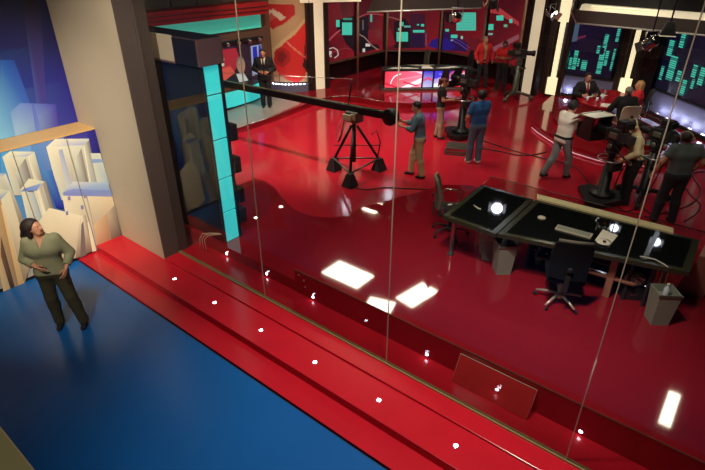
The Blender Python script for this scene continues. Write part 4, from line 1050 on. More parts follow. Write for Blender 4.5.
wb(MB().box(-.95, -.86, 6.72, 6.78, ZR, TZ-.08, .004), 'support_panel', 'tan_panel', t)
wb(MB().box(-1.95, -1.80, 6.8, 7.2, ZR+.2, ZR+.24).box(-2.06, -1.76, 6.85, 7.2, ZR+.45, ZR+.48), 'rack_shelf', 'charcoal', t)
for k in range(5): wb(MB().sphere((-2.0+.06*k, 6.84, ZR+.3+.05*(k % 3)), .012), 'plug', 'paper', t)
wb(MB().hull8([(-.20, 7.42, ZR+.0), (.16, 7.56, ZR+.0), (.24, 7.90, ZR+.0), (-.10, 7.90, ZR+.0)], [(-.05, 7.30, TZ-.02), (.20, 7.38, TZ-.02), (.28, 7.90, TZ-.02), (-.03, 7.90, TZ-.02)]), 'end_cabinet', 'tan_panel', t)


# things on the desk
x, y, _ = at(541.5, 219, TZ)
t = thing('round_plate', 'small round cream disc on the glass desk, left of the keyboard', 'plate', (x, y, TZ+.016)); MB().lathe((0, 0, 0), [(.055, 0), (.06, .006), (.052, .016), (.02, .014)], 24).build('disc', 'cream_plastic', t)
t = thing('keyboard', 'cream computer keyboard at the near edge of the glass desk', 'keyboard', (-1.53, 6.86, TZ+.017), .05)
MB().box(-.24, .24, -.075, .075, 0, .018, .004).build('case', 'cream_plastic', t)
for i in range(4):
    for k in range(12): MB().box(-.222+.037*k, -.19+.037*k, -.06+.031*i, -.035+.031*i, .018, .026, .002).build('key', 'bin_grey', t) if (i*12+k) < 48 else None
def sheet(name, label, pts, z, m='paper', grp=None, cat='paper'): return tag(MB().prism(pts, z, z+.003).build(name, m), label, cat, grp)
sheet('paper_sheet', 'white sheets of paper on the glass desk beside the keyboard', [at(*q, 1.35)[:2] for q in ((603, 229), (618, 235), (609, 246), (595, 240))], TZ+.018)
x, y, _ = at(603, 244, TZ)
t = thing('saucer', 'small white saucer holding a dark pellet in front of the paper on the desk', 'saucer', (x, y, TZ+.022)); MB().lathe((0, 0, 0), [(.05, 0), (.095, .012), (.1, .016), (.06, .008), (.01, .007)], 24).build('dish', 'paper', t)
MB().sphere((0.01, 0, .02), .024, (1, 1, .6)).build('pellet', 'olive_glass', t)
pt = [at(*q, 1.35) for q in ((640, 256), (655, 259), (664, 264), (668, 267))]
tag(MB().tube([(p[0], p[1], TZ+.022) for p in pt], .006, 6).build('charging_cable', 'paper'), 'short white cord lying near the front right edge of the glass desk', 'cable')
pt = [at(*q, 1.35) for q in ((474, 205), (478, 208), (481, 209))]
tag(MB().tube([(p[0], p[1], TZ+.022) for p in pt], .008, 6).build('pen', 'paper'), 'short pale pen on the left leaf of the glass desk', 'pen')

# bins with bottles, crumpled bag, small box
def bin_(label, x, y, rz, h=.50):
    t = thing('waste_bin', label, 'bin', (x, y, ZR), rz, 'grey waste bins by the glass desk')
    a, b = .105, .135; mb = MB()
    lo = [(-a, -a, 0), (a, -a, 0), (a, a, 0), (-a, a, 0)]; hi = [(-b, -b, h), (b, -b, h), (b, b, h), (-b, b, h)]; hi2 = [(x_*.9, y_*.9, z_) for x_, y_, z_ in hi]; lo2 = [(x_*.85, y_*.85, .03) for x_, y_, z_ in lo]
    V = [[mb.bm.verts.new(p) for p in r] for r in (lo, hi, hi2, lo2)]
    for r0, r1 in zip(V, V[1:]):
        for i in range(4): mb.bm.faces.new((r0[i], r0[(i+1) % 4], r1[(i+1) % 4], r1[i]))
    mb.bm.faces.new(V[0][::-1]); mb.bm.faces.new(V[3]); mb.build('bin_body', 'bin_grey', t)
    MB().box(-b-.008, b+.008, -b-.008, -b+.006, h-.03, h+.004).box(-b-.008, b+.008, b-.006, b+.008, h-.03, h+.004).build('rim', 'grey_metal', t)
    MB().box(-a*.8, a*.8, -a*.8, a*.8, .03, h-.08).build('liner', 'bin_grey', t)
    bt = thing('water_bottle', 'clear bottle standing upright in the top of the '+('left' if x < -1 else 'right')+' grey bin', 'bottle', (x, y, ZR+h-.075), 0, 'bottles in the bins')
    MB().lathe((0, 0, 0), [(.032, 0), (.034, .01), (.034, .10), (.014, .13), (.014, .15)], 14).build('bottle_body', 'bottle', bt)
    MB().lathe((0, 0, .15), [(.016, 0), (.016, .02)], 12).build('cap', 'paper', bt)
bin_('tall square grey waste bin under the left leaf of the glass desk', -2.31, 6.44, .75)
bin_('tall square grey waste bin at the right end of the glass desk, in front', -.24, 6.60, .6, .48)
t = thing('waste_box', 'cream lined waste box half hidden behind the left grey bin', 'box', (-2.64, 6.74, ZR), .6)
MB().hull8([(-.14, -.14, 0), (.14, -.14, 0), (.14, .14, 0), (-.14, .14, 0)], [(-.17, -.17, .44), (.17, -.17, .44), (.17, .17, .44), (-.17, .17, .44)]).build('box_body', 'bin_grey', t)
MB().hull8([(-.18, -.18, .36), (.18, -.18, .36), (.18, .18, .36), (-.18, .18, .36)], [(-.2, -.16, .47), (.2, -.2, .50), (.14, .2, .60), (-.12, .16, .54)]).build('bag_lining', 'cream_wall', t)
t = thing('crumpled_bag', 'crumpled cream paper bag on a black box, left of the right bin', 'bag', at(634, 283, .80)[:2]+(.775,), .5)
mb = MB()
bmesh.ops.create_icosphere(mb.bm, subdivisions=3, radius=1)
for v in mb.bm.verts:
    d = v.co.copy(); v.co = Vector((d.x*.13, d.y*.09, .10+d.z*.10))*(1)+d*.02*math.sin(9*d.x+7*d.z)*math.cos(8*d.y)
mb.build('bag_body', 'paper', t)
q = at(634, 283, .80)
t = thing('equipment_box', 'black box under the glass desk with the crumpled bag on it', 'box', (q[0], q[1], ZR), .5)
MB().box(-.15, .15, -.11, .11, 0, .185, .01).build('box_body', 'charcoal', t); MB().box(-.05, .05, -.118, -.11, .08, .10).build('handle', 'steel', t)
t = thing('white_cup', 'pale crumpled cup on the floor left of the black office chair', 'cup', at(538, 263, ZR)[:2]+(ZR,), .5)
MB().lathe((0, 0, 0), [(.05, 0), (.07, .2), (.066, .2), (.045, .02)], 14).build('cup_body', 'cream_wall', t)

# ---------------------------------------------------------------- news desk
A_, B_ = Vector((-10.83, 15.26)), Vector((-8.46, 17.36)); e = (B_-A_).normalized(); n = Vector((e.y, -e.x)); L = (B_-A_).length
t = thing('news_desk', 'news desk with glowing red and blue front screens and a dark top with cream inlays', 'desk', (A_.x, A_.y, ZB), math.atan2(e.y, e.x))
# local: x along the desk, -y toward the camera
MB().box(-.05, L+.05, -.02, .75, 0, .07, .006).build('plinth', 'grey_metal', t)
MB().hull8([(.08, .10, .07), (L-.08, .10, .07), (L-.08, .7, .07), (.08, .7, .07)], [(.0, .0, .70), (L, .0, .70), (L, .7, .70), (0, .7, .70)]).build('desk_body', 'charcoal', t)
MB().prism([(-.06, -.06), (L+.06, -.06), (L+.02, .5), (L*.72, .82), (L*.28, .82), (-.02, .5)], .70, .75).build('desk_top', 'charcoal', t)
def inlay(pts): MB().prism(pts, .7505, .757).build('cream_inlay', 'paper', t)
inlay([(.15, .12), (L*.40, .10), (L*.40, .18), (.55, .42)]); inlay([(L*.60, .18), (L*.60, .10), (L-.15, .12), (L-.6, .42)]); inlay([(L*.43, .08), (L*.57, .08), (L*.55, .55), (L*.62, .78), (L*.30, .78), (L*.46, .5)])
def frontart(x0, x1, polys, nm):
    """the leaning glowing screens: x along, v 0..1 up the leaning face"""
    bm = bmesh.new(); col = bm.loops.layers.float_color.new('Col')
    for i, (pts, c) in enumerate(polys):
        vs = [bm.verts.new((x0+(x1-x0)*u, .085-.085*v-.008-.0015*i, .10+.58*v)) for u, v in pts]; f = bm.faces.new(vs); f.normal_update()
        if f.normal.y > 0: f.normal_flip()
        for k, l in enumerate(f.loops): l[col] = (*(c[k % len(c)] if isinstance(c[0], tuple) else c), 1)
    me = bpy.data.meshes.new(nm); bm.to_mesh(me); bm.free(); me.materials.append(M['bright_screen_art']); o = bpy.data.objects.new(nm, me); C.objects.link(o); o.parent = t
full = [(0, 0), (1, 0), (1, 1), (0, 1)]; rr = s(225, 50, 66); pk = s(246, 150, 170); ww = s(245, 225, 235); bb = s(60, 50, 200)
def rb(cx_, cy_, r, w_, a0, a1, asp=.5): return [(cx_+(r+w_)*math.cos(R(a))*asp, cy_+(r+w_)*math.sin(R(a))) for a in range(a0, a1+1, 12)]+[(cx_+r*math.cos(R(a))*asp, cy_+r*math.sin(R(a))) for a in range(a1, a0-1, -12)]
frontart(.06, L*.435, [(full, [s(230, 60, 76), pk, s(236, 110, 140), s(215, 50, 70)]), ([(.45, 0), (.7, 0), (1, .3), (1, .6)], ww), ([(.6, 1), (.8, 1), (1, .8), (1, .95)], s(236, 190, 230)), (rb(.42, .1, .7, .07, 84, 176, .36), ww),
                      ([(0, .2), (.3, .0), (.4, 0), (.0, .35)], s(200, 30, 50)), ([(.35, .45), (1, .7), (1, .75), (.35, .52)], pk), ([(.5, .3), (.9, .05), (.95, .1), (.5, .4)], s(200, 40, 60))], 'front_screen')
frontart(L*.455, L*.56, [(full, [s(190, 180, 220), s(170, 170, 210), s(40, 30, 170), s(60, 50, 190)]), ([(0, .35), (.5, .5), (1, .35), (1, .5), (.5, .65), (0, .5)], s(200, 70, 120))], 'front_screen')
frontart(L*.58, L-.06, [(full, [s(200, 190, 225), s(225, 60, 80), s(230, 60, 70), s(50, 40, 190)]), ([(0, .5), (.35, .75), (.5, 1), (0, 1)], bb), ([(0, .2), (.3, .3), (.9, .95), (1, 1), (1, .85), (.4, .2), (.2, 0), (0, 0)], s(236, 225, 236)),
                      ([(.1, .8), (.5, .45), (.52, .5), (.15, .9)], s(110, 100, 220)), ([(.45, .6), (.8, 1), (.6, 1)], s(180, 60, 140)), ([(.5, .1), (.9, .4), (1, .3), (1, 0), (.6, 0)], s(220, 40, 54))], 'front_screen')
# ---------------------------------------------------------------- interview table
ti = .47
tb = [at(*q, ti+.73)[:2] for q in ((576, 95), (585, 90.5), (600, 89), (618, 90.5), (628, 95), (628, 104), (612, 109), (597, 107), (581, 102))]
cx = sum(p[0] for p in tb)/9; cy = sum(p[1] for p in tb)/9
t = thing('interview_table', 'large glossy red interview table strewn with papers', 'table', (cx, cy, ti))
wb(MB().prism(tb, ti+.69, ti+.73), 'tabletop', 'red_gloss', t)
wb(MB().prism([(cx+(p[0]-cx)*.9, cy+(p[1]-cy)*.9) for p in tb], ti, ti+.69), 'table_body', 'red_fascia', t)
for i, (q, lab) in enumerate([(((581, 95), (592, 93), (595, 96), (585, 98)), 'white papers in front of the presenter in the dark suit'), (((598, 92.5), (608, 95.5), (602, 96.5), (594, 94)), 'white papers on the far side of the red table'),
                              (((602, 103), (618, 104.5), (612, 108), (600, 106)), 'white papers at the near edge of the red table')]):
    sheet('paper_sheets', lab, [at(*p, ti+.735)[:2] for p in q], ti+.731, grp='papers on the red table')
for i, (px, py, lab) in enumerate([(587, 101, 'small drinking glass nearest the left end of the red table'), (596.5, 102, 'small drinking glass in the middle of the red table'), (602, 100, 'small drinking glass behind the near papers of the red table')]):
    x, y, _ = at(px, py, ti+.73); g = thing('drinking_glass', lab, 'glass', (x, y, ti+.731), 0, 'glasses on the red table')
    MB().lathe((0, 0, 0), [(.028, 0), (.033, .12), (.030, .12), (.025, .01)], 14).build('glass_body', 'bottle', g)
G1 = at(631, 92, 1.70); G2 = at(643, 84, 1.66); PR = at(588, 77, 1.70)
def aim(a, b): return math.atan2(-(b[0]-a[0]), b[1]-a[1])
TC = (cx, cy)
office_chair('guest_chair', 'cream high backed chair of the grey haired guest at the red table', (G1[0]+.02, G1[1]-.02, ti), aim(G1, TC), 'cream_fabric', 'cream_plastic', 'chrome', bh=.44, bw=.48, arms=True)
office_chair('guest_chair', 'dark grey high backed chair of the guest in red at the table', (G2[0], G2[1], ti), aim(G2, TC), 'charcoal', 'charcoal', 'chrome', bh=.55)
office_chair('guest_chair', 'dark chair of the presenter behind the red table', (PR[0], PR[1], ti), face_dir(.1, 1), 'charcoal', 'charcoal', 'chrome', bh=.40, arms=False)

# ---------------------------------------------------------------- overhead canopies and lamps
t = thing('overhead_canopy', 'long dark canopy with a bright gold upper light trough above the interview set', 'canopy', (-2, 16.7, 2.95))
cA = [(-4.95, 16.5), (-1.7, 16.5), (1.6, 16.5), (1.6, 17.3), (-4.8, 17.3)]
wb(MB().hull8([(-4.92, 16.5, 2.95), (2.6, 16.62, 2.80), (2.6, 17.3, 2.80), (-4.92, 17.3, 2.95)], [(-5.02, 16.42, 3.30), (2.6, 16.54, 3.14), (2.6, 17.3, 3.2), (-5.02, 17.3, 3.3)]), 'fascia', 'canopy_grey', t)
wb(MB().hull8([(-4.9, 16.6, 3.46), (2.6, 16.72, 3.30), (2.6, 17.3, 3.30), (-4.9, 17.3, 3.46)], [(-4.9, 16.6, 4.6), (2.6, 16.72, 4.5), (2.6, 17.3, 4.5), (-4.9, 17.3, 4.6)]), 'upper_box', 'black', t)
wb(MB().tube([(-4.92, 16.47, 2.95), (2.6, 16.59, 2.80)], .022, 8), 'lower_edge', 'bright_metal', t)
wb(MB().hull8([(-4.9, 16.42, 3.30), (2.6, 16.54, 3.14), (2.6, 16.9, 3.14), (-4.9, 16.9, 3.30)], [(-4.9, 16.55, 3.44), (2.6, 16.67, 3.28), (2.6, 16.9, 3.28), (-4.9, 16.9, 3.44)]), 'trough', 'cream_soft', t)
wb(MB().tube([(-4.6, 16.46, 3.42), (-2.9, 16.49, 3.385)], .022, 8), 'lamp_tube', 'cream_light', t)
wb(MB().tube([(-5.05, 16.42, 3.7), (-5.12, 16.42, 3.25), (-4.93, 16.46, 2.95)], .03, 8), 'end_bracket', 'steel', t)
for x in (-4.5, -1, 2): wb(MB().tube([(x, 17.1, 4.4), (x, 17.1, 7.4)], .02, 6), 'hanger', 'black', t)
a0 = Vector(at(367, 12, 3.05)); a1 = Vector(at(481, 8, 3.05)); e = (a1-a0).normalized(); n = Vector((e.y, -e.x, 0)); 
if n.dot(-a0) < 0: n = -n
t = thing('overhead_canopy', 'dark tapered canopy with a bright lower edge hanging above the news desk', 'canopy', tuple((a0+a1)/2))
up = Vector((0, 0, 1))
wb(MB().hull8([a0, a1, a1-n*.6, a0-n*.6+e*.5], [a0+e*.22+up*.55+n*.1, a1+e*.1+up*.55+n*.1, a1+up*.55-n*.6, a0+up*.55-n*.6+e*.7]), 'fascia', 'canopy_grey', t)
wb(MB().tube([a0+n*.02, a1+n*.02], .022, 8), 'lower_edge', 'bright_metal', t)
wb(MB().tube([a1+up*.6+e*(-.2), a1+e*.12+up*.05, a1+e*.55+up*.62], .03, 8), 'truss_bracket', 'beam_paint', t)
for k in (.2, .8):
    p = a0.lerp(a1, k)-n*.5; wb(MB().tube([p+up*.5, (p.x, p.y, 7.4)], .02, 6), 'hanger', 'black', t)
a0 = Vector(at(300, 3, 3.25)); a1 = Vector(at(361, 1.5, 3.25)); 
t = thing('header_beam', 'cream header beam above the left end of the news set video wall', 'beam', tuple((a0+a1)/2))
wb(MB().hull8([a0, a1, a1+Vector((-.3, .3, 0)), a0+Vector((-.3, .3, 0))], [a0+up*.4, a1+up*.4, a1+Vector((-.3, .3, .4)), a0+Vector((-.3, .3, .4))]), 'beam_body', 'cream_soft', t)

def softbox(x0, x1, y0, y1, z, rz, label, strength='white_glow', power=0, group='ceiling softboxes'):
    cx_, cy_ = (x0+x1)/2, (y0+y1)/2; sx, sy = (x1-x0)/2, (y1-y0)/2
    t = thing('softbox_light', label, 'studio light', (cx_, cy_, z), rz, group)
    MB().hull8([(-sx, -sy, .02), (sx, -sy, .02), (sx, sy, .02), (-sx, sy, .02)], [(-sx*.5, -sy*.5, .3), (sx*.5, -sy*.5, .3), (sx*.5, sy*.5, .3), (-sx*.5, sy*.5, .3)]).build('housing', 'black', t)
    MB().box(-sx, sx, -sy, sy, 0, .015).build('diffuser', strength, t)
    MB().tube([(0, 0, .3), (0, 0, 7.4-z)], .02, 6).build('hanger', 'black', t)
    return t
softbox(-9.5, -8.05, 10.25, 11.15, 5.5, 0, 'large softbox whose white reflection lies on the tall platform, nearest its bolted corner')
softbox(-6.75, -6.1, 10.55, 11.75, 5.5, -.15, 'softbox mirrored in the tall platform right of the second glass joint')
softbox(-7.4, -6.6, 9.75, 10.3, 5.5, .3, 'softbox mirrored at the front edge of the tall platform by the second joint')
softbox(-11.35, -10.7, 14.75, 15.6, 5.5, 0, 'softbox mirrored at the wavy back edge of the platform')
softbox(.32, .56, 10.4, 11.6, 5.5, 0, 'narrow softbox mirrored near the bottom right corner of the platform')
softbox(-3.95, -3.0, 13.12, 13.34, 5.5, 0, 'narrow softbox mirrored under the black office chair')
softbox(-2.6, -1.2, 13.1, 13.3, 5.5, 0, 'long dim softbox mirrored right of the black office chair', 'cream_light')
def flood(x, y, z, label, to, vis=True, r=.14, m='white_glow', group=None):
    t = thing('studio_spotlight', label, 'studio light', (x, y, z), 0, group)
    d = (Vector(to)-Vector((x, y, z))).normalized()
    MB().lathe((0, 0, 0), [(r*.6, -r*1.6), (r, -r*1.1), (r, r*.6), (r*1.12, r*.7)], 16, d).build('housing', 'chrome' if vis else 'black', t)
    MB().lathe(tuple(d*r*.72), [(r*.9, 0), (r*.6, .02)], 16, d).build('lens', m, t)
    s_ = d.cross(Vector((0, 0, 1))).normalized()
    MB().tube([s_*r*1.15, s_*r*1.2+Vector((0, 0, r*1.9)), -s_*r*1.2+Vector((0, 0, r*1.9)), -s_*r*1.15], .012, 6).build('yoke', 'steel', t)
    MB().tube([(0, 0, r*1.9), (0, 0, 7.4-z)], .014, 6).build('hanger', 'black', t)
    for sg in (-1, 1): 
        MB().obox(d*r*1.3+s_*sg*r*1.15, d*r*.5+s_*sg*r*.25, s_*.003, s_.cross(d)*r*.8).build('barn_door', 'steel' if vis else 'black', t)
    return t
p = at(457, 17, 3.25); flood(*p, 'chrome spotlight hanging in front of the largest teal square of the video wall', (-11.5, 19, 1.2), r=.12)
p = at(650, 43, 3.25); flood(*p, 'chrome spotlight hanging between the two navy screens', (-5.5, 14, .5), r=.11, m='led_white')
p = at(552, 13, 3.25); flood(*p, 'spotlight with a bright lens above the stepped light column', (-1.5, 15, 1), r=.12)
p = at(493, 4, 3.3); flood(*p, 'dark spotlight hanging at the top edge beside the news canopy bracket', (-8, 18, 1), r=.13, vis=False, m='charcoal')
p = at(667, 36, 3.1); t = softbox(p[0]-.16, p[0]+.16, p[1]-.12, p[1]+.12, p[2], .3, 'small glowing box lamp hanging below the interview canopy', 'cream_soft', group=None)
for i, (x, y) in enumerate([(-14.2, 16.5), (-14.0, 21.5), (-12.19, 19.13), (-13.13, 18.08), (-5.92, 15.14), (-4.5, 21.5), (-14.6, 15.4)]):
    if x < -11.8 or y > 19: continue
    flood(x, y, 5.5, 'overhead spotlight mirrored as a white dot in the left leaf of the glass desk', (x*.5, y*.5, 0), r=.2, vis=False, m='lamp_white')
for i, (x, y, l) in enumerate([(-12.19, 19.13-1.3, 'left'), (-12.9, 15.6, 'middle'), (-4.3, 17.9, 'right')]):
    flood(x, y, 5.4, 'high overhead spotlight over the sets whose glow streaks the red studio floor, '+l+' one', (x*.4, y*.4, 0), r=.16, vis=False, m='lamp_white')

for x, y, l in [(-2.47, 16.17, 'overhead spotlight mirrored in the glass desk beside the papers'), (-1.25, 16.02, 'overhead spotlight mirrored near the right end of the glass desk'),
                (-2.05, 13.15, 'overhead spotlight mirrored as a blue white dot in front of the black office chair')]:
    flood(x, y, 5.5, l, (x*.3, y*.3, 0), r=.13, vis=False, m='lamp_white')

# ---------------------------------------------------------------- studio cameras
def pedestal_camera(name, label, loc, rz, pan, hood=False, height=1.35, base='tri', m='black', lens_l=.30, scale=1.0, ring=True, prompter=True):
    t = thing(name, label, 'studio camera', loc, rz); t.scale = (scale,)*3
    if base == 'tri':
        hexp = []
        for k in range(3):
            a = R(90+120*k); hexp += [(math.cos(a-.28)*.52, math.sin(a-.28)*.52), (math.cos(a+.28)*.52, math.sin(a+.28)*.52)]
        MB().prism(hexp, .03, .13).build('base_skirt', m, t)
        for k in range(3):
            a = R(90+120*k); MB().lathe((math.cos(a)*.40, math.sin(a)*.40, .055), [(.055, -.03), (.055, .03)], 14, (math.cos(a+1.57), math.sin(a+1.57), 0)).build('wheel', 'rubber', t)
        MB().lathe((0, 0, .13), [(.26, 0), (.22, .06), (.11, .12), (.095, height*.45), (.07, height*.46), (.07, height-.32), (.11, height-.30)], 18).build('column', m, t)
    else:
        for k in range(3):
            a = R(90+120*k); c, s_ = math.cos(a), math.sin(a)
            lg = MB().tube([(c*.05, s_*.05, .26), (c*.30, s_*.30, .20), (c*.55, s_*.55, .13)], [.05, .045, .04], 8).build('leg', m, t)
            MB().lathe((c*.55, s_*.55, .075), [(.02, -.05), (.075, -.045), (.075, .045), (.02, .05)], 14, (-s_, c, 0)).build('wheel', 'grey_metal' if m != 'black' else 'rubber', lg)
        MB().lathe((0, 0, .16), [(.13, 0), (.13, .1), (.10, .14), (.10, height*.5), (.08, height*.5+.01), (.08, height-.3)], 16).build('column', m, t)
    if ring:
        mb = MB(); pts = [(math.cos(a)*.24, math.sin(a)*.24, height-.42) for a in [2*math.pi*k/20 for k in range(21)]]; mb.tube(pts, .014, 6, False)
        for k in range(3): a = R(120*k+30); mb.tube([(0, 0, height-.40), (math.cos(a)*.24, math.sin(a)*.24, height-.42)], .01, 6)
        mb.build('steering_ring', 'steel' if m == 'black' else 'black', t)
    h = bpy.data.objects.new('pan_head', None)
    mb = MB(); mb.box(-.09, .09, -.10, .10, height-.30, height-.16, .015).lathe((0, 0, height-.3), [(.11, 0), (.11, .04)], 16).box(-.12, -.09, -.07, .07, height-.24, height-.06, .01).box(.09, .12, -.07, .07, height-.24, height-.06, .01)
    mb.box(-.08, .08, -.20, .22, height-.10, height-.07, .008)
    hd = mb.build('pan_head', m, t); hd.rotation_euler = (0, 0, pan)
    z = height
    MB().box(-.075, .075, -.26, .20, z-.07, z+.16, .02).box(-.06, .06, -.40, -.26, z-.04, z+.12, .015).build('camera_body', 'charcoal', hd)
    MB().lathe((0, .20, z+.05), [(.06, 0), (.075, .03), (.075, lens_l*.6), (.09, lens_l*.7), (.09, lens_l)], 18, (0, 1, 0)).build('lens', 'black', hd)
    MB().lathe((0, .20+lens_l, z+.05), [(.075, 0), (.04, .012)], 18, (0, 1, 0)).build('lens_glass', 'lens', hd)
    MB().box(-.11, .11, -.22, -.02, z+.20, z+.36, .015).box(-.02, .02, -.14, -.10, z+.15, z+.21).box(-.10, .10, -.27, -.22, z+.22, z+.34, .01).build('viewfinder', 'black', hd)
    for sg in (-1, 1): MB().tube([(sg*.09, -.12, z-.12), (sg*.20, -.40, z-.22), (sg*.22, -.62, z-.26)], [.012, .012, .018], 8).build('pan_handle', 'black', hd)
    MB().tube([(.05, -.1, z+.16), (.05, .02, z+.24), (.05, .12, z+.16)], .01, 6).build('carry_handle', 'black', hd)
    if prompter:
        MB().box(-.20, .20, .42, .46, z-.18, z-.02, .006).box(-.20, .20, .44, .80, z-.20, z-.17, .006).build('prompter_monitor', 'black', hd)
        mb = MB(); mb.hull8([(-.20, .44, z-.16), (-.19, .44, z-.16), (-.19, .80, z-.16), (-.20, .80, z-.16)], [(-.24, .40, z+.28), (-.23, .40, z+.28), (-.21, .66, z+.24), (-.22, .66, z+.24)])
        mb.hull8([(.19, .44, z-.16), (.20, .44, z-.16), (.20, .80, z-.16), (.19, .80, z-.16)], [(.23, .40, z+.28), (.24, .40, z+.28), (.22, .66, z+.24), (.21, .66, z+.24)])
        mb.hull8([(-.24, .38, z+.28), (.24, .38, z+.28), (.22, .66, z+.24), (-.22, .66, z+.24)], [(-.24, .38, z+.29), (.24, .38, z+.29), (.22, .66, z+.25), (-.22, .66, z+.25)])
        mb.build('prompter_hood', 'black', hd)
        MB().obox((0, .60, z+.03), (.19, 0, 0), (0, .14, .17), (0, .003, -.003)).build('prompter_glass', 'acrylic', hd)
        if hood:
            MB().hull8([(-.25, .36, z+.295), (.25, .36, z+.295), (.25, .72, z+.27), (-.25, .72, z+.27)], [(-.25, .36, z+.305), (.25, .36, z+.305), (.25, .72, z+.28), (-.25, .72, z+.28)]).build('cream_flap', 'paper', hd)
            MB().obox((0, .86, z+.20), (.24, 0, 0), (0, .13, -.10), (0, .003, .004)).build('cream_flap', 'paper', hd)
            MB().obox((.30, .52, z+.22), (.07, 0, -.09), (0, .16, 0), (.003, 0, .003)).build('cream_flap', 'paper', hd)
            MB().box(-.21, .21, .80, .82, z-.18, z+.10, .004).build('front_shade', 'black', hd)
    MB().box(-.12, -.07, -.10, .08, z-.0, z+.10, .01).box(.075, .11, -.16, .0, z+.02, z+.12, .01).build('side_module', 'grey_metal', hd)
    MB().tube([(-.09, .1, z+.1), (-.16, .0, z+.22), (-.14, -.2, z+.28)], .009, 6).tube([(.09, .15, z+.0), (.18, .02, z-.08), (.10, -.15, z-.06)], .009, 6).build('head_cable', 'cable', hd)
    MB().box(-.13, .13, -.20, -.08, height-.62, height-.46, .012).build('control_pack', 'charcoal', t)
    for sg in (-1, 1): MB().lathe((sg*.10, .0, height-.16), [(.05, 0), (.055, .02), (.03, .035)], 14, (sg, 0, 0)).build('tension_knob', 'grey_metal', hd)
    # cable loop
    MB().tube([(.1, -.2, z-.02), (.24, -.25, z-.3), (.22, -.1, z-.7), (.3, 0, .35), (.45, .15, .05)], .012, 6).build('hanging_cable', 'cable', t)
    return t
def dirz(px, toward): return face_dir(px, toward)
pedestal_camera('studio_camera', 'black pedestal camera between the person in black and the person in blue', (-6.45, 12.95, Z3), dirz(-.5, -.8), 0, height=1.42, scale=1.05)
pedestal_camera('studio_camera', 'grey wheeled pedestal camera beside the person in the red shirt', (-6.95, 17.75, Z3), dirz(.95, .25), 0, base='star', m='grey_metal', height=1.45, prompter=False, lens_l=.26, scale=1.05)
pedestal_camera('studio_camera', 'black pedestal camera with a cream prompter hood, worked by the person in beige', (-2.08, 10.98, Z3), dirz(-.35, -.95), 0, hood=True, height=1.30, scale=1.05)
pedestal_camera('studio_camera', 'black pedestal camera with wheeled legs left of the person in the grey shirt', (-1.42, 11.50, Z3), dirz(-.45, -.9), 0, base='star', height=1.42, scale=.98, prompter=False)

# ---------------------------------------------------------------- camera crane
jx, jy = -7.06, 8.86
t = thing('camera_crane', 'long black camera crane on a three wheeled stand, pushed by the person in denim', 'camera crane', (jx, jy, Z3))
feet = [at(334, 166, Z3+.1), at(379, 166, Z3+.1), at(350, 182, Z3+.1)]
for f in feet:
    lg = wb(MB().tube([(jx+(f[0]-jx)*.12, jy+(f[1]-jy)*.12, 1.32), (f[0], f[1], Z3+.26)], .032, 10), 'leg', 'black', t)
    wb(MB().hull8([(f[0]-.14, f[1]-.14, Z3+.01), (f[0]+.14, f[1]-.14, Z3+.01), (f[0]+.14, f[1]+.14, Z3+.01), (f[0]-.14, f[1]+.14, Z3+.01)], [(f[0]-.06, f[1]-.06, Z3+.30), (f[0]+.06, f[1]-.06, Z3+.30), (f[0]+.06, f[1]+.06, Z3+.30), (f[0]-.06, f[1]+.06, Z3+.30)]), 'wheel_box', 'rubber', t)
for a, b in ((0, 1), (1, 2), (2, 0)): wb(MB().tube([(feet[a][0], feet[a][1], Z3+.30), (feet[b][0], feet[b][1], Z3+.30)], .022, 8), 'spreader', 'grey_metal', t)
wb(MB().tube([(jx, jy, Z3+.30), (jx, jy, 1.5)], .045, 12), 'post', 'charcoal', t)
wb(MB().tube([(feet[0][0], feet[0][1], Z3+.62), (feet[1][0], feet[1][1], Z3+.62)], .012, 6), 'brace', 'charcoal', t)
ad = Vector((-11.6-jx, 8.86-jy, 0)).normalized()
wb(MB().box(jx-.17, jx+.17, jy-.13, jy+.13, 1.42, 1.66, .02), 'pivot_box', 'grey_metal', t)
wb(MB().box(jx-.20, jx+.05, jy-.17, jy-.13, 1.46, 1.60, .01).box(jx+.02, jx+.16, jy-.16, jy-.13, 1.50, 1.63, .01), 'control_box', 'beam_paint', t)
a0 = Vector(at(222, 84, 1.68)); e = Vector((a0.x-jx, a0.y-jy, 0)).normalized(); nn = Vector((e.y, -e.x, 0))
pL = Vector((jx, jy, 1.70))+e*6.2; pR = Vector((jx, jy, 1.70))-e*.95
wb(MB().obox((pL+pR)/2, (pL-pR)/2, nn*.055, (0, 0, .075), .008), 'boom', 'black', t)
wb(MB().obox((pL+pR)/2+Vector((0, 0, .08)), (pL-pR)/2, nn*.045, (0, 0, .006)), 'boom_top', 'olive_glass', t)
wb(MB().lathe(tuple(pR-e*.02-nn*.12), [(.05, 0), (.17, .01), (.185, .05), (.185, .10), (.14, .12), (.165, .14), (.165, .20), (.05, .24)], 22, tuple(nn)), 'counterweight', 'black', t)
wb(MB().box(pL.x-.15, pL.x+.1, pL.y-.12, pL.y+.12, 1.2, 1.6, .02), 'remote_head', 'black', t)
top = Vector((jx-.05, jy, 2.35)); wb(MB().tube([(jx-.18, jy, 1.74), tuple(top)], .018, 8), 'mast', 'black', t)
wb(MB().tube([tuple(top), tuple(pL+Vector((0, 0, .1)))], .006, 6), 'tie_wire', 'steel', t)
wb(MB().tube([(jx-.15, jy-.15, 1.5), (jx-.30, jy-.1, 1.1), (jx-.36, jy-.15, .9), (jx-.25, jy-.2, 1.0), (jx-.12, jy-.15, 1.45)], .012, 6), 'hanging_cable', 'cable', t)
wb(MB().tube([(jx-.10, jy-.15, 1.45), (jx-.22, jy-.3, 1.0), (jx-.32, jy-.25, 1.15), (jx-.2, jy-.2, 1.5)], .010, 6), 'hanging_cable', 'tan_panel', t)
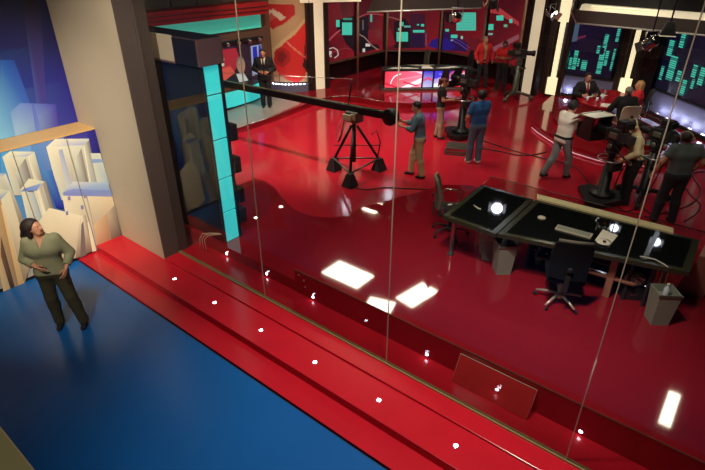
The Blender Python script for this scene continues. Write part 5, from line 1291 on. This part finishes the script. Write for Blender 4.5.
wb(MB().tube([(feet[1][0]-.05, feet[1][1], Z3+.3), (feet[1][0]+.02, feet[1][1], Z3+.7), (feet[1][0]-.1, feet[1][1], Z3+.95), (feet[1][0]-.2, feet[1][1]-.05, Z3+.85)], .015, 6), 'steering_arm', 'charcoal', t)

# ---------------------------------------------------------------- small equipment on the studio floor
x, y, _ = at(464, 150, Z3+.1)
t = thing('equipment_crate', 'low pale slatted crate on the floor left of the person in blue', 'crate', (x-.15, y+.0, Z3), .4)
mb = MB()
for k in range(5): mb.box(-.32, .32, -.25+.115*k, -.19+.115*k, .16, .185)
mb.build('top_slats', 'grey_metal', t)
mb = MB()
for z_ in (.0, .07): mb.box(-.32, .32, -.27, -.25, z_, z_+.04).box(-.32, .32, .25, .27, z_, z_+.04).box(-.34, -.32, -.27, .27, z_, z_+.04).box(.32, .34, -.27, .27, z_, z_+.04)
for a in (-1, 1):
    for b in (-1, 1): mb.box(a*.33-.015, a*.33+.015, b*.26-.015, b*.26+.015, 0, .16)
mb.build('frame', 'grey_metal', t)
x, y, _ = at(617, 120, ZB+.12)
t = thing('floor_monitor', 'small floor monitor with a blue lit edge beside the cream guest chair', 'monitor', (x-.35, y+.1, ZB+.12), face_dir(0, 1)+math.pi)
MB().box(-.22, .22, -.03, .03, .12, .42, .01).build('monitor_case', 'black', t); MB().box(-.05, .05, -.08, .08, 0, .12, .01).build('stand', 'black', t)
MB().box(-.22, .22, -.035, -.03, .405, .42).box(-.22, -.205, -.035, -.03, .12, .42).build('lit_edge', 'screen_blue', t)
def floor_cable(label, pts, z=Z3, r=.012, m='cable'):
    P3 = [at(*q, z) for q in pts]; out = []
    for i in range(len(P3)-1):
        for k in range(6):
            u = k/6; a, b, c, d = P3[max(i-1, 0)], P3[i], P3[i+1], P3[min(i+2, len(P3)-1)]
            out.append(tuple(.5*((2*b[j])+(-a[j]+c[j])*u+(2*a[j]-5*b[j]+4*c[j]-d[j])*u*u+(-a[j]+3*b[j]-3*c[j]+d[j])*u**3) for j in (0, 1)) + (z+r+.002,))
    out.append((P3[-1][0], P3[-1][1], z+r+.002))
    tag(MB().tube(out, r, 6).build('floor_cable', m), label, 'cable')
floor_cable('black cable trailing from the crane stand toward the grey office chair', [(352, 176), (353, 186), (365, 190), (385, 188), (405, 189), (432, 190)])
floor_cable('thin dark cable running right from the camera crate across the floor', [(478, 148), (500, 152), (525, 156), (548, 152)], m='cable')
floor_cable('dark cable curving behind the person in the white shirt', [(480, 140), (510, 150), (540, 158), (575, 168), (592, 190)])
floor_cable('dark cable looping on the floor at the right of the person in the grey shirt', [(640, 205), (655, 215), (690, 205), (700, 190), (692, 175), (704, 172)])
floor_cable('dark cable tangle behind the right end of the glass desk', [(684, 222), (696, 214), (700, 205), (690, 195), (684, 186)])
floor_cable('cable coiled beside the base of the wheeled camera at the right', [(628, 196), (618, 204), (624, 212), (636, 208), (634, 200)])
tag(MB().tube([(-1.62, 4.30, Z3+.01), (-1.3, 4.36, Z3+.012), (-1.0, 4.16, Z3+.012)], .008, 6).build('thin_cable', 'cable'), 'thin dark cable passing under the clear acrylic step', 'cable') if 0 else None
# painted steel beam of the balcony, close to the camera
t = thing('balcony_beam', 'pale painted steel beam with rivets at the bottom left corner of the photo', 'beam', (-1.6, 0, 3.5))
wb(MB().box(-4, 1.5, -.30, .166, 3.52, 3.60, .006), 'flange', 'beam_paint', t)
wb(MB().box(-4, 1.5, -.30, .05, 3.601, 3.635, .006), 'plate', 'beam_paint', t)
for k in range(10): wb(MB().lathe((-3.6+.5*k, .10, 3.60), [(.014, 0), (.012, .006), (.005, .009)], 10), 'rivet', 'grey_metal', t)

# ---------------------------------------------------------------- people
F_ = face_dir
person('person', 'person in a green shirt and olive trousers standing on the blue floor', (-6.98, 2.05, 0), F_(.25, 1), 1.72, 'skin', 'loose', 'hair_brown', 'green_shirt', 'olive_trousers',
       dict(yaw=R(66), nod=R(16), eR=(.29, .0, 1.16), wR=(.06, .20, 1.10), thR=(0, .3, 1), eL=(-.31, -.04, 1.15), wL=(-.24, .16, 1.02), aR=(.10, .02, .09), aL=(-.24, .09, .09), thL=(.3, .5, 1), curl=.35), woman=True, style='vneck', sleeve=1.75, build=1.08)
x, y, _ = at(267, 107, ZB)
person('person', 'person in a dark suit and tie standing with clasped hands by the curved poster', (x, y, ZB+.008), F_(.05, 1), 1.78, 'skin', 'short', 'hair_brown', 'suit', 'suit',
       dict(eR=(.30, .0, 1.18), wR=(.05, .22, 1.08), eL=(-.30, .0, 1.18), wL=(-.05, .24, 1.06), thR=(0, .4, 1), thL=(0, .4, 1), aR=(.10, .02, .09), aL=(-.10, 0, .09)), style='jacket', sleeve=1.9, shirt2='white_shirt', tie='black_cloth')
person('person', 'person in a denim shirt and cargo trousers pushing the end of the camera crane', (-5.80, 9.66, Z3), F_(-1, -.15), 1.74, 'skin', 'short', 'hair_black', 'denim_shirt', 'khaki',
       dict(lean=.06, nod=R(-14), eR=(.22, .20, 1.22), wR=(.10, .46, 1.28), eL=(-.22, .18, 1.20), wL=(-.10, .44, 1.22), thR=(-.2, 0, 1), aR=(.10, .16, .09), kR=(.11, .14, .52), aL=(-.12, -.10, .09)), style='shirt', sleeve=1.5)
x, y, _ = at(438, 138, Z3)
person('person', 'person with a ponytail in a black top standing beside the pedestal camera', (x, y, Z3), F_(1, .15), 1.66, 'skin', 'ponytail', 'hair_red', 'black_cloth', 'beige_trousers',
       dict(nod=R(-20), eR=(.20, .06, 1.12), wR=(.10, .32, 1.16), eL=(-.20, .05, 1.12), wL=(-.08, .30, 1.14), aR=(.09, .05, .09), aL=(-.09, -.06, .09)), woman=True, style='tee', sleeve=.6, build=.92)
person('person', 'person in a blue shirt and jeans seen from behind, working a pedestal camera', (-5.16, 11.24, Z3), F_(-.25, -1), 1.78, 'skin', 'bushy', 'hair_black', 'blue_shirt', 'jeans',
       dict(eR=(.24, .10, 1.18), wR=(.16, .36, 1.16), eL=(-.30, .0, 1.16), wL=(-.22, .22, 1.04), aR=(.10, .0, .09), aL=(-.12, .06, .09), twist=.1), style='tee', sleeve=.75, shoes='shoe_white')
x, y, _ = at(480, 87, ZB)
person('person', 'person in an open red jacket over a khaki shirt standing behind the news desk area', (x, y, ZB), F_(.2, 1), 1.76, 'skin', 'short', 'hair_grey', 'red_jacket', 'dark_trousers',
       dict(yaw=R(10), nod=R(8), eR=(.30, -.02, 1.18), wR=(.28, .12, .95), eL=(-.32, .0, 1.18), wL=(-.30, .12, .95), open=True, aR=(.12, .0, .09), aL=(-.14, .1, .09)), style='jacket', sleeve=1.9, shirt2='khaki_shirt')
x, y, _ = at(501, 92, ZB)
person('person', 'person in a red shirt holding a small device beside the grey pedestal camera', (-7.62, 18.0, Z3 if False else ZB), F_(-.3, .8), 1.70, 'skin_dark', 'short', 'hair_black', 'red_shirt', 'dark_trousers',
       dict(nod=R(-22), eR=(.25, .04, 1.14), wR=(.06, .26, 1.18), eL=(-.25, .04, 1.14), wL=(-.06, .26, 1.18), aR=(.12, .0, .09), aL=(-.14, .05, .09)), style='tee', sleeve=.7)
person('person', 'person in a white shirt and grey jeans with a hand to the mouth, mid stride', (-3.26, 11.60, Z3), F_(.8, -.35), 1.76, 'skin', 'bushy', 'hair_black', 'white_shirt', 'grey_jeans',
       dict(yaw=R(10), nod=R(-14), lean=.05, eR=(.24, .16, 1.14), wR=(.08, .14, 1.40), hdR=(-.3, .3, 1), thR=(0, 1, .2), eL=(-.26, .10, 1.14), wL=(-.02, .26, 1.16), aR=(.10, .20, .09), kR=(.12, .16, .50), aL=(-.10, -.30, .12), kL=(-.10, -.06, .50)), style='shirt', sleeve=.9, belt=True)
person('person', 'person in a beige shirt with a headset behind the cream hooded camera', (-1.66, 11.12, Z3), F_(-.9, -.2), 1.76, 'skin', 'receding', 'hair_brown', 'beige_jacket', 'black_cloth',
       dict(lean=.12, nod=R(-12), eR=(.26, .16, 1.18), wR=(.18, .40, 1.16), eL=(-.30, .10, 1.14), wL=(-.22, .30, 1.00)), style='shirt', sleeve=1.85, belt=True, headset='khaki')
person('person', 'person in a grey shirt and dark trousers seen from behind at the right, looking up', (-.84, 10.66, Z3), F_(.05, -1), 1.84, 'skin', 'receding', 'hair_brown', 'grey_shirt', 'dark_trousers',
       dict(yaw=R(-52), nod=R(26), eR=(.34, -.02, 1.18), wR=(.32, .14, .98), eL=(-.34, .0, 1.18), wL=(-.40, .06, .94), aR=(.15, .0, .09), aL=(-.15, .03, .09)), style='tee', sleeve=.62, build=1.06, headset='tan_fabric')
person('person', 'presenter in a dark suit and red tie seated behind the red table', (PR[0], PR[1], ti), F_(.1, 1), 1.78, 'skin', 'short', 'hair_brown', 'suit', 'suit',
       dict(eR=(.36, .12, 1.18), wR=(.16, .36, 1.22), eL=(-.36, .12, 1.18), wL=(-.16, .36, 1.22)), style='jacket', sleeve=1.9, shirt2='white_shirt', tie='tie_red', seated=True)
person('person', 'grey haired guest in a dark suit seated in the cream chair, back to the camera', (G1[0], G1[1], ti), aim(G1, TC), 1.76, 'skin', 'short', 'hair_grey', 'suit', 'suit',
       dict(lean=.10, eR=(.34, .16, 1.18), wR=(.14, .38, 1.22), eL=(-.34, .16, 1.18), wL=(-.14, .38, 1.22)), style='jacket', sleeve=1.9, shirt2='white_shirt', seated=True)
person('person', 'blond guest in a bright red jacket seated at the right of the red table', (G2[0], G2[1], ti), aim(G2, TC), 1.68, 'skin', 'shoulder', 'hair_blond', 'red_jacket', 'black_cloth',
       dict(lean=.05, eR=(.28, .12, 1.14), wR=(.06, .18, 1.36), hdR=(-.2, .3, 1), eL=(-.30, .12, 1.16), wL=(-.12, .34, 1.2)), woman=True, style='jacket', sleeve=1.9, seated=True)
